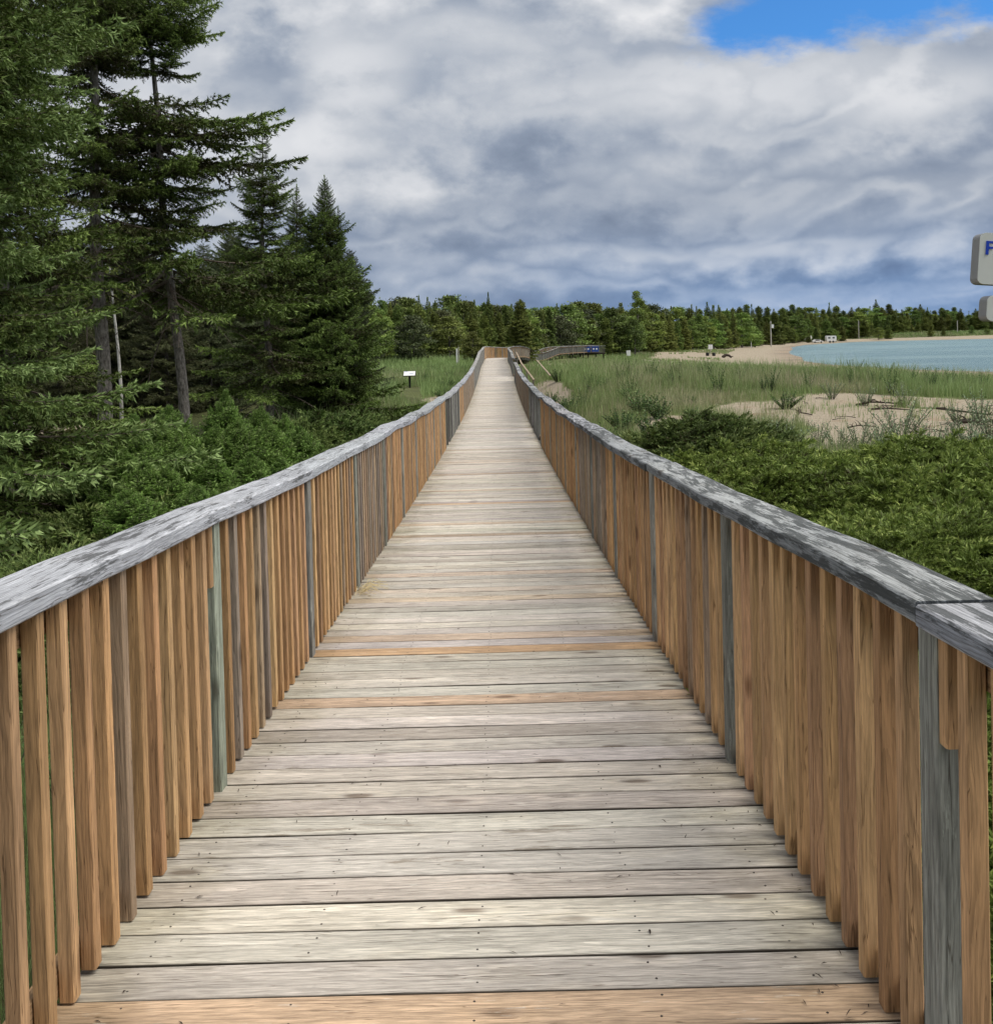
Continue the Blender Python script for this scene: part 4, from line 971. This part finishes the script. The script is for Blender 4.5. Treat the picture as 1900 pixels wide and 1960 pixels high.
# ------------------------------------------------------------------ far forest: individual trees
FT = {}
def far_spruce(seed, h, r, mat, dens, pw):
    q = np.random.RandomState(seed)
    t, tv, tf = spruce(h, r, ['low'], q, y0=.03, dens=dens*1.5, droop=(8, -30), profile=lambda f: max(.10, (1-f)**pw)*(.85+.15*math.sin(f*17+seed)), trunk_r=.12, deadbelow=-1)
    return mesh_np('trunk', tv, [tf], M['bark'], smooth=True), t.foliage('crown', M[mat])
def far_round(seed, h, r, mat, n, sz, lo=.3, gapy=.0):
    q = np.random.RandomState(seed); tv = []; C = []
    tr = tube(np.array([(0, 0, -.4), (.1, 0, h*.4), (-.1, .1, h*.9)]), [.17, .12, .03], 8); tv.append(tr)
    for i in range(n):
        f = q.uniform(0, 1); z = h*(lo+(1-lo)*f); rad = r*(1-abs(2*f-.75)**2.2*.55)*math.sqrt(q.uniform(.1, 1))*(1 if f < .85 else .5); a = q.uniform(0, 6.28)
        c = np.array([math.cos(a)*rad, math.sin(a)*rad, z]); C.append(c)
        if i % 4 == 0: tv.append(tube(np.array([(0, 0, max(h*lo*.7, z-rad*.7)), c*[.5, .5, 1]-[0, 0, rad*.2], c]), [.05, .035, .01], 4))
    C = np.array(C); T = blob_leaves(C, r*.30, 80, sz*.72, q, .38); v, f = join(tv)
    tone = np.clip(np.repeat(q.uniform(.1, .9, n), 80)+q.uniform(-.15, .15, len(T)), 0, 1)
    return mesh_np('trunk', v, [f], M['bark'], smooth=True), mesh_np('crown', T.reshape(-1, 3), [np.arange(len(T)*3).reshape(-1, 3)], M[mat], {'tone': np.repeat(tone, 3)})
FT['spruce'] = [far_spruce(1, 9, 2.0, 'far', 11, .8), far_spruce(2, 9, 2.4, 'far', 10, .7), far_spruce(3, 9, 1.6, 'far', 12, .9)]
FT['cedar'] = [far_spruce(4, 8, 1.7, 'far', 14, .45), far_spruce(5, 8, 1.9, 'far', 13, .5)]
FT['pine'] = [far_round(6, 8, 2.6, 'pine', 90, .30, .10), far_round(7, 8, 2.9, 'pine', 90, .30, .08), far_round(8, 8.5, 2.3, 'far', 80, .30, .12)]
FT['decid'] = [far_round(9, 9, 2.3, 'decid', 80, .30, .10), far_round(10, 9.5, 2.0, 'decid', 70, .30, .15)]
HH = dict(spruce=9, cedar=8, pine=8, decid=9.2)
def forest_tree(kind, px, Y, top, label, group, rr, wide=1.):
    """stands at bearing px; top = picture row of its tip (1900 wide)"""
    x = W2(px, Y); z = gz(x, Y); hor = 650-(px-950)*.025; h = CZ+(hor-top)/1900*Y-z
    v = FT[kind][rr.randint(len(FT[kind]))]
    nm = dict(spruce='spruce_tree', cedar='cedar_tree', pine='pine_tree', decid='leafy_tree')[kind]
    root = empty(nm, (x, Y, z)); tag(root, label, 'tree', group)
    link('trunk', v[0], root); link('crown', v[1], root)
    s = h/HH[kind]; w_ = s*rr.uniform(.85, 1.15)*wide; root.scale = (w_, w_, s); root.rotation_euler.z = rr.uniform(0, 6.28); return root
q = np.random.RandomState(77)
def line_Y(px): return np.interp(px, [-100, 500, 720, 850, 1000, 1100, 1200, 1300, 1400, 1500, 1600, 1750, 1950], [85, 88, 98, 122, 135, 182, 205, 245, 300, 410, 480, 520, 530])
def line_top(px): return np.interp(px, [0, 500, 720, 800, 1000, 1100, 1200, 1300, 1400, 1500, 1600, 1750, 1950], [560, 560, 578, 580, 583, 588, 588, 588, 587, 587, 589, 593, 598])
kinds = ['spruce', 'spruce', 'pine', 'cedar', 'decid', 'spruce', 'cedar']
kindR = ['cedar', 'spruce', 'cedar', 'decid', 'spruce', 'spruce', 'cedar']
LN = {'spruce': 'spruce', 'pine': 'spreading pine', 'cedar': 'narrow cedar', 'decid': 'pale green leafy tree'}
for zone, (a, b, step, rows) in enumerate([(700, 1070, 13, 3), (1070, 1500, 14, 3), (1500, 1930, 11.5, 3)]):
    for rw in range(rows):
        px = a+q.uniform(0, step)
        while px < b:
            kd = (kinds if zone < 2 and px < 1250 else kindR)[q.randint(7)]
            Y = line_Y(px)*(1+.10*rw)+q.uniform(-.02, .02)*line_Y(px)
            tp = line_top(px)+q.normal(0, 5.5)+(2-rw)*q.uniform(2, 13)-3*(kd == 'spruce')
            place = ['behind the bend of the boardwalk', 'behind the dunes and beach', 'on the far shore across the water'][zone]
            forest_tree(kd, px, Y, tp, 'one %s of the wood %s' % (LN[kd], place), '%s trees %s' % (kd if kd != 'decid' else 'leafy', place), q, [1.3, 1.5, 1.9][zone])
            px += step*q.uniform(.75, 1.25)
for px in np.arange(-60, 700, 62):
    forest_tree(kinds[q.randint(7)], px, line_Y(px)*q.uniform(.95, 1.1), 545+q.uniform(-12, 12), 'dim tree far behind the tall spruces on the left', 'far trees behind the tall spruces', q, 1.5)
# standouts
for (kd, px, Y, tp, lab, wd) in [('spruce', 937, 128, 560, 'tallest pointed dark spruce behind the end of the straight boardwalk', .8), ('cedar', 998, 118, 574, 'dense rich green conifer just right of the boardwalk bend', 1.35),
        ('spruce', 880, 126, 564, 'thin-topped spruce left of the tallest pointed one', .7), ('pine', 860, 116, 612, 'broad dark olive pine at the end of the left railing', 1.25), ('spruce', 805, 108, 566, 'slim spruce above the white info panel', .8), ('pine', 792, 98, 605, 'wide dark pine behind the white info panel', 1.35),
        ('decid', 1222, 210, 562, 'tall pale leafy tree rising above the wood behind the dunes', .75), ('pine', 1050, 178, 603, 'brownish spreading pine behind the blue boxes', 1.5), ('pine', 1105, 190, 606, 'grey-brown pine right behind the lookout platform', 1.5), ('spruce', 1115, 185, 582, 'small dark spruce tip above the grey-brown pines', .8),
        ('pine', 1215, 195, 617, 'flat-topped olive pine standing out at the edge of the wood', 1.3), ('cedar', 920, 104, 628, 'small bluish conifer beside the white post', 1.2), ('pine', 905, 103, 640, 'low grey-green bush pine left of the boardwalk bend', 1.2)]:
    forest_tree(kd, px, Y, tp, lab, None, q, wd)
# trees and bushes on the meadow strip by the water
for (kd, px, Y, tp) in [('cedar', 1548, 425, 632), ('cedar', 1562, 430, 627), ('decid', 1445, 330, 628), ('cedar', 1390, 315, 640), ('decid', 1520, 410, 632), ('cedar', 1612, 455, 624), ('decid', 1600, 440, 632), ('decid', 1682, 465, 626), ('cedar', 1782, 470, 613), ('cedar', 1806, 470, 622), ('decid', 1860, 470, 624), ('decid', 1890, 465, 627), ('cedar', 1700, 470, 622), ('decid', 1340, 290, 648), ('decid', 1310, 280, 650), ('cedar', 1935, 460, 624)]:
    forest_tree(kd, px, Y, tp, 'small %s standing free on the green strip by the far beach' % ('round bush' if kd == 'decid' else 'cone-shaped cedar'), 'free-standing %s by the far beach' % ('bushes' if kd == 'decid' else 'small cedars'), q, 1.6)

# ------------------------------------------------------------------ small built things
def solid(name, parts, mat, parent=None, loc=(0, 0, 0)):
    v, f = join(parts); return link(name, mesh_np(name, v, [f], mat), parent, loc)
# sign at the right picture edge
def rounded(w_, h_, r, d, n=7):
    pts = []
    for cx_, cz_, a0 in ((w_-r, r, -90), (w_-r, h_-r, 0), (r, h_-r, 90), (r, r, 180)):
        for i in range(n): a = R(a0+90*i/(n-1)); pts.append((cx_+r*math.cos(a), cz_+r*math.sin(a)))
    k = len(pts); V = np.array([(x, 0, z) for x, z in pts]+[(x, d, z) for x, z in pts]); return V, k
def sign_box(name, x, y, ztop, w_, h_, dep, label, letter=False):
    r = .018
    V, k = rounded(w_, h_, r, dep)
    q4 = np.array([(i, (i+1) % k, k+(i+1) % k, k+i) for i in range(k)])
    me = mesh_np('panel', V, [q4[:, ::-1], np.arange(k, 2*k)[None, ::-1]], M['signside']); root = link('panel', me, SIGN, np.array((x, y, ztop-h_))-np.array(SIGN.location)); root['label'] = label
    Vf = V[:k].copy(); V2 = np.concatenate([Vf+[0, -.004, 0], Vf+[0, .001, 0]])
    me = mesh_np('face', V2, [q4[:, ::-1], np.arange(k)[None]], M['signface']); link('face', me, root)
    if letter:
        s = .041; lw = .0085; x0 = .0175; z0 = .089; y0, y1 = -.0065, -.0035
        solid('letter_f', [boxvf((x0, y0, z0), (x0+lw, y1, z0+s)), boxvf((x0+lw, y0, z0+s-lw*.8), (x0+s*.54, y1, z0+s)), boxvf((x0+lw, y0, z0+s*.43), (x0+s*.5, y1, z0+s*.43+lw*.8))], M['blueink'], root)
    root.rotation_euler.z = R(-3); root.rotation_euler.y = R(4.5)
    return root
SY = 3.0
SIGN = empty('sign', (1.84, 3.15, gz(1.84, 3.15))); tag(SIGN, 'grey two-panel sign with a blue letter F, cut off by the right picture edge', 'sign')
def sx(px): return (px-950)/1900*SY
sign_box('panel', sx(1874)-.004, SY, CZ+(628-446)/1900*SY, .5, .155, .052, 'upper panel with a blue letter F', True)
sign_box('panel', sx(1890)-.004, SY, CZ+(628-566)/1900*SY, .5, .078, .055, 'smaller blank lower panel')
pp = Wood(); pp.box((1.80, SY+.10, gz(1.8, 3.1)-.3), (1.89, SY+.19, CZ+.45), (.25, .25, .23), 2, .005)
pp.build('post', M['post'], SIGN)
# info panel left
x, Y = W2(783, 58), 58; root = empty('info_panel', g3(x, Y)); tag(root, 'small white tilted information panel on a black post in the grass', 'sign')
zt_ = CZ-(718-654)/1900*58-root.location.z
solid('post', [boxvf((-.055, -.04, -.3), (.055, .04, zt_))], M['black'], root)
fr = solid('frame', [boxvf((-.36, -.25, -.02), (.36, .25, .02))], M['black'], root); fr.location = (0, -.03, zt_+.09); fr.rotation_euler = (R(32), 0, 0)
fc = solid('panel', [boxvf((-.335, -.225, .02), (.335, .225, .026))], M['white'], fr)
tx = solid('printing', [boxvf((-.30, .17, .026), (-.12, .20, .0285)), boxvf((-.02, -.07, .026), (.22, -.03, .0285))], M['bluepaint'], fr)
# white marker post
x, Y = W2(875, 92), 92; o = empty('marker_post', g3(x, Y)); tag(o, 'slim white post beside a grey stake left of the boardwalk bend', 'post')
solid('post', [boxvf((-.09, -.05, -.2), (.04, .05, CZ-(667-652)/1900*92-o.location.z))], M['white'], o)
solid('stake', [boxvf((.10, -.04, -.2), (.18, .05, CZ-(664-652)/1900*92-o.location.z))], M['pole'], o)
# ramp handrail outside the right railing
Wd = Wood(); o = empty('ramp_handrail', (1.6, 60, gz(1.6, 60))); tag(o, 'sloping wooden handrail descending outside the right railing near the gap', 'handrail')
Wd.board([(1.45, 72, CZ-.95), (1.5, 60, CZ-1.45), (1.75, 47, CZ-1.95)], (1, 0, 0), (0, 0, 1), .09, .05, (.38, .30, .21), .005); Wd.build('rail', M['cedar'], o)
for (a, b, zt2) in [(1.46, 70, -1.02), (1.5, 60, -1.48), (1.62, 53.5, -1.72), (1.74, 47.5, -1.97)]:
    Wd = Wood(); Wd.box((a-.04, b-.04, gz(a, b)-.2), (a+.04, b+.04, CZ+zt2), (.28, .25, .2), 2, .004); Wd.build('post', M['post'], o)
Wd = Wood(); Wd.board([(2.7, 66, CZ-1.45), (2.8, 52, CZ-1.95)], (1, 0, 0), (0, 0, 1), .08, .045, (.38, .30, .21), .004); o2 = Wd.build('fallen_rail', M['cedar']); tag(o2, 'loose weathered timber lying across the grass right of the handrail gap', 'timber')
# platform beyond with blue boxes
Wd = Wood()
for i in range(22): Wd.box((12.0+i*.25, 160.2, dz(163)-.04), (12.24+i*.25, 165.2, dz(163)), (.42, .40, .34), 1, .004)
Wd.box((11.9, 160.0, dz(163)-.30), (17.6, 160.16, dz(163)-.045), (.16, .15, .13), 0, .004)
for i in range(5): Wd.box((12.2+i*1.25, 160.3, dz(163)-1.9), (12.4+i*1.25, 160.5, dz(163)-.05), (.14, .13, .11), 2, .004)
o = Wd.build('lookout_platform', M['deck']); tag(o, 'raised wooden lookout platform at the far end of the boardwalk', 'platform')
Wd = Wood(); zd = dz(163)
for i in range(32): Wd.box((12.0+i*.175, 160.02, zd-.02), (12.06+i*.175, 160.08, zd+1.02), (.26, .255, .235), 2, .004)
Wd.box((11.9, 160.0, zd+1.02), (17.65, 160.18, zd+1.08), (.42, .42, .40), 0, .004)
o = Wd.build('platform_railing', M['post']); tag(o, 'grey railing along the front of the far lookout platform', 'railing')
for i, xx in enumerate((14.55, 15.9)):
    o = empty('recycling_bin', (xx, 159.6, zd-.25)); tag(o, ['left of the two blue boxes hung on the far platform railing', 'right of the two blue boxes hung on the far platform railing'][i], 'box')
    solid('body', [boxvf((-.56, 0, .35), (.56, .38, 1.05))], M['bluepaint'], o)
    solid('lid', [boxvf((-.6, -.04, 1.052), (.6, .36, 1.15)), boxvf((-.5, -.02, 1.15), (.5, .32, 1.22))], M['bluepaint'], o)
    solid('slot', [boxvf((-.38, -.012, .72), (-.10, -.001, .95)), boxvf((.10, -.012, .72), (.38, -.001, .95))], M['white'], o)
# far things across the beach
def pole(px, Y, top, label):
    x = W2(px, Y); z = gz(x, Y); hor = 650-(px-950)*.025; h = CZ+(hor-top)/1900*Y-z
    o = empty('utility_pole', (x, Y, z)); tag(o, label, 'pole')
    v, f = tube(np.array([(0, 0, -.5), (0, 0, h)]), [.24, .17], 8); link('shaft', mesh_np('shaft', v, [f], M['pole'], smooth=True), o)
    return o, h
o, h = pole(1476, 345, 614, 'weathered utility pole with a grey transformer near the beach'); solid('transformer', [boxvf((.2, -.3, h*.72), (1.0, .3, h*.86))], M['white'], o); solid('crossarm', [boxvf((-.1, -.9, h*.92), (.1, .9, h*.95))], M['pole'], o)
pole(1644, 478, 613, 'thin bare pole in front of the far wood, middle one of three')
pole(1833, 490, 613, 'thin bare pole in front of the far wood, rightmost')
def camper(px, Y, L, H, label, nm='camper_trailer'):
    x = W2(px, Y); o = empty(nm, g3(x, Y)); tag(o, label, 'camper')
    V, k = rounded(L, H, .5, 2.4, 5); V = V+[-L/2, 0, .6]
    q4 = np.array([(i, (i+1) % k, k+(i+1) % k, k+i) for i in range(k)]); link('body', mesh_np('body', V, [q4[:, ::-1], np.arange(k)[None], np.arange(k, 2*k)[None, ::-1]], M['white']), o)
    solid('window', [boxvf((-L*.35, -.03, .6+H*.5), (-L*.12, -.005, .6+H*.75))], M['darkglass'], o); solid('window', [boxvf((L*.1, -.03, .6+H*.5), (L*.32, -.005, .6+H*.75))], M['darkglass'], o)
    for xx in (-.7, .7):
        v, f = tube(np.array([(xx, -.05, .42), (xx, .3, .42)]), [.42, .42], 14); v2 = v; me = mesh_np('wheel', v2, [f, np.arange(14)[None], np.arange(14, 28)[None, ::-1]], M['black']); link('wheel', me, o)
camper(1592, 428, 4.2, 2.4, 'large white camper trailer among the trees by the far beach')
camper(1547, 440, 3.4, 2.2, 'smaller white camper half hidden by cedars')
def car(px, Y, mat, label):
    x = W2(px, Y); o = empty('parked_car', g3(x, Y)); tag(o, label, 'car')
    P = [(-2.2, .35), (2.2, .35), (2.25, .8), (1.4, .95), (.8, 1.5), (-1.2, 1.55), (-1.9, 1.0), (-2.25, .9)]
    V = np.array([(a, 0, b) for a, b in P]+[(a, 1.7, b) for a, b in P]); k = len(P)
    q4 = np.array([(i, (i+1) % k, k+(i+1) % k, k+i) for i in range(k)]); link('body', mesh_np('body', V, [q4[:, ::-1], np.arange(k)[None], np.arange(k, 2*k)[None, ::-1]], mat), o)
    solid('window', [boxvf((-1.1, -.02, 1.0), (.7, -.003, 1.42))], M['darkglass'], o)
    for xx in (-1.35, 1.35):
        v, f = tube(np.array([(xx, -.06, .33), (xx, .2, .33)]), [.33, .33], 12); link('wheel', mesh_np('wheel', v, [f, np.arange(12)[None], np.arange(12, 24)[None, ::-1]], M['black']), o)
car(1566, 424, M['white'], 'pale car parked left of the large white camper')
car(1381, 300, M['black'], 'dark car parked at the edge of the wood behind the beach')
def beach_sign(px, Y, ybase, label, w_=.9):
    x = W2(px, Y); o = empty('beach_sign', g3(x, Y)); tag(o, label, 'sign')
    h = 2.3; solid('post', [boxvf((-.06, 0, -.4), (.06, .1, h))], M['pole'], o); solid('board', [boxvf((-w_/2, -.04, h-.95), (w_/2, -.002, h))], M['white'], o)
beach_sign(1360, 205, 665, 'white notice board on a post standing on the sand')
x = W2(1203, 170); o = empty('beach_sign', g3(x, 170)); tag(o, 'small white board at the edge of the wood right of the platform', 'sign'); solid('board', [boxvf((-.35, 0, .5), (.35, .06, 1.4))], M['white'], o); solid('post', [boxvf((-.06, .061, -.3), (.06, .14, 1.3))], M['pole'], o)
for px, Y, lab in [(1438, 320, 'tall slim white stake beyond the beach sign'), (1276, 235, 'short white stake at the left end of the beach')]:
    o = solid('stake', [boxvf((-.12, -.05, -.3), (.12, .05, 1.6 if px > 1400 else .9)), boxvf((-.05, -.03, 1.6 if px > 1400 else .9), (.05, .03, 2.0 if px > 1400 else 1.1))], M['white'], None, g3(W2(px, Y), Y)); tag(o, lab, 'stake')
def barrel(px, Y, label):
    v, f = tube(np.array([(0, 0, -.05), (0, 0, .06), (0, 0, .35), (0, 0, .62), (0, 0, .68)]), [.28, .33, .36, .34, .30], 12)
    o = link('trash_barrel', mesh_np('trash_barrel', v, [f, np.arange(48, 60)[None]], M['black'], smooth=False), None, g3(W2(px, Y), Y)); tag(o, label, 'barrel')
barrel(1354, 203, 'dark barrel left of the foot of the beach notice board'); barrel(1366, 203, 'dark barrel right of the foot of the beach notice board')
# driftwood, roots and stump
def drift(name, pts, rad, label, loc, seed, nb=5, cat='driftwood', group=None):
    q = np.random.RandomState(seed); P = np.array(pts, float); parts = [tube(P, np.linspace(rad, rad*.5, len(P)), 7)]
    for i in range(nb):
        f = q.uniform(.15, .95); p = np.array([np.interp(f, np.linspace(0, 1, len(P)), P[:, c]) for c in range(3)]); a = q.uniform(0, 6.28); L = q.uniform(.25, .7)*np.linalg.norm(P[-1]-P[0])*.5
        e = p+np.array([math.cos(a)*L, math.sin(a)*L, q.uniform(.0, .15)]); parts.append(tube(np.array([p, (p+e)/2+[0, 0, .03], e]), [rad*.45, rad*.35, rad*.15], 5))
    v, f = join(parts); o = link(name, mesh_np(name, v, [f], M['drift'], smooth=True), None, loc); tag(o, label, cat, group); return o
def dloc(px, py, zr=-2.5):
    Y = -zr*1900/(py-(650-(px-950)*.025)); 
    for _ in range(6): x = W2(px, Y); Y = (CZ-gz(x, Y))*1900/(py-(650-(px-950)*.025))
    x = W2(px, Y); return (x, Y, gz(x, Y)+.02)
drift('driftwood', [(-.7, 0, .05), (-.2, .1, .12), (.4, .05, .08), (.7, -.1, .02)], .035, 'largest dark driftwood branch lying in the middle of the bare sand', dloc(1680, 778), 1, 8)
drift('driftwood', [(-.5, .1, .06), (0, 0, .08), (.6, 0, .02)], .032, 'dark forked branch lying just in front of the largest driftwood', dloc(1700, 788), 2, 4)
drift('driftwood', [(-.7, .4, .20), (0, 0, .10), (.6, -.3, .02)], .035, 'long dark stick by the willow clump at the far right of the sand', dloc(1850, 797), 3, 3)
drift('driftwood', [(-.5, .2, .15), (.2, 0, .18), (.9, -.5, .05)], .05, 'dark branch at the right picture edge in front of the long stick', dloc(1880, 822), 4, 5)
drift('driftwood', [(0, 0, 0), (.1, .1, .12), (.05, .3, .05), (.25, .1, .02), (.3, -.3, .01)], .03, 'curled root on the left part of the bare sand', dloc(1500+25, 795), 5, 6)
drift('driftwood', [(0, 0, .02), (.3, .1, .06), (.7, .05, .03)], .02, 'thin twigs at the near edge of the bare sand', dloc(1620, 822), 6, 7)
for i in range(34):
    px = q.uniform(1440, 1900); py = q.uniform(765, 850); l = q.uniform(.12, .35); a = q.uniform(0, 3.1)
    drift('twig', [(-l*math.cos(a), -l*math.sin(a), .01), (0, 0, .03), (l*math.cos(a+.4), l*math.sin(a+.4), .0)], .011, 'small dark twig lying on the bare sand', dloc(px, py), 20+i, 2, 'twig', 'small twigs scattered on the sand')
o = drift('stump', [(-.9, 0, .1), (-.3, .05, .55), (.3, 0, .45), (.8, 0, .05)], .35, 'dark stump lying on the beach right of the notice board', (W2(1392, 190), 190, gz(W2(1392, 190), 190)), 9, 5, 'stump')
# brown needles and leaf crumbs on the boards
q2 = np.random.RandomState(8); n = 420; Y = 2.2+q2.rand(n)**1.4*16; sdx = np.where(q2.rand(n) < .5, -1, 1); X = sdx*(HW-.03-q2.rand(n)**2.2*.95)-.09
a = q2.uniform(0, 6.28, n); L = q2.uniform(.006, .020, n); wd = np.where(q2.rand(n) < .9, .0018, .004)
Z = np.array([dz(v_) for v_ in Y])+.003; P = np.stack([X, Y, Z], 1); D = np.stack([np.cos(a), np.sin(a), 0*a], 1); S_ = np.stack([-np.sin(a), np.cos(a), 0*a], 1)
V = np.stack([P-D*L[:, None]-S_*wd[:, None]*.4, P+S_*wd[:, None]*-1+[0, 0, .002], P+D*L[:, None], P+S_*wd[:, None]+[0, 0, .003]], 1)
o = link('leaf_litter', mesh_np('leaf_litter', (V.reshape(-1, 3)-[0, 8, 0]), [np.arange(4*n).reshape(-1, 4)], M['drift']), None, (0, 8, 0)); tag(o, 'brown needles and leaf crumbs scattered along the deck edges', 'leaf litter', None, 'stuff')
# straw caught at the foot of the left railing
q2 = np.random.RandomState(3); parts = []
for i in range(26):
    a = q2.uniform(-1.2, 1.6); L = q2.uniform(.08, .3); b = np.array([q2.uniform(0, .06), q2.uniform(-.1, .25), q2.uniform(.002, .02)])
    parts.append(tube(np.array([b, b+[L*.5*math.cos(a), L*.5*math.sin(a), .02+q2.uniform(0, .03)], b+[L*math.cos(a), L*math.sin(a), .004]]), [.002, .002, .001], 4))
v, f = join(parts); o = link('straw', mesh_np('straw', v, [f], M['straw']), None, (-HW+cx(8)+.01, 7.9, dz(7.9)+.004)); tag(o, 'little tuft of dry straw caught against the foot of the left railing', 'straw')
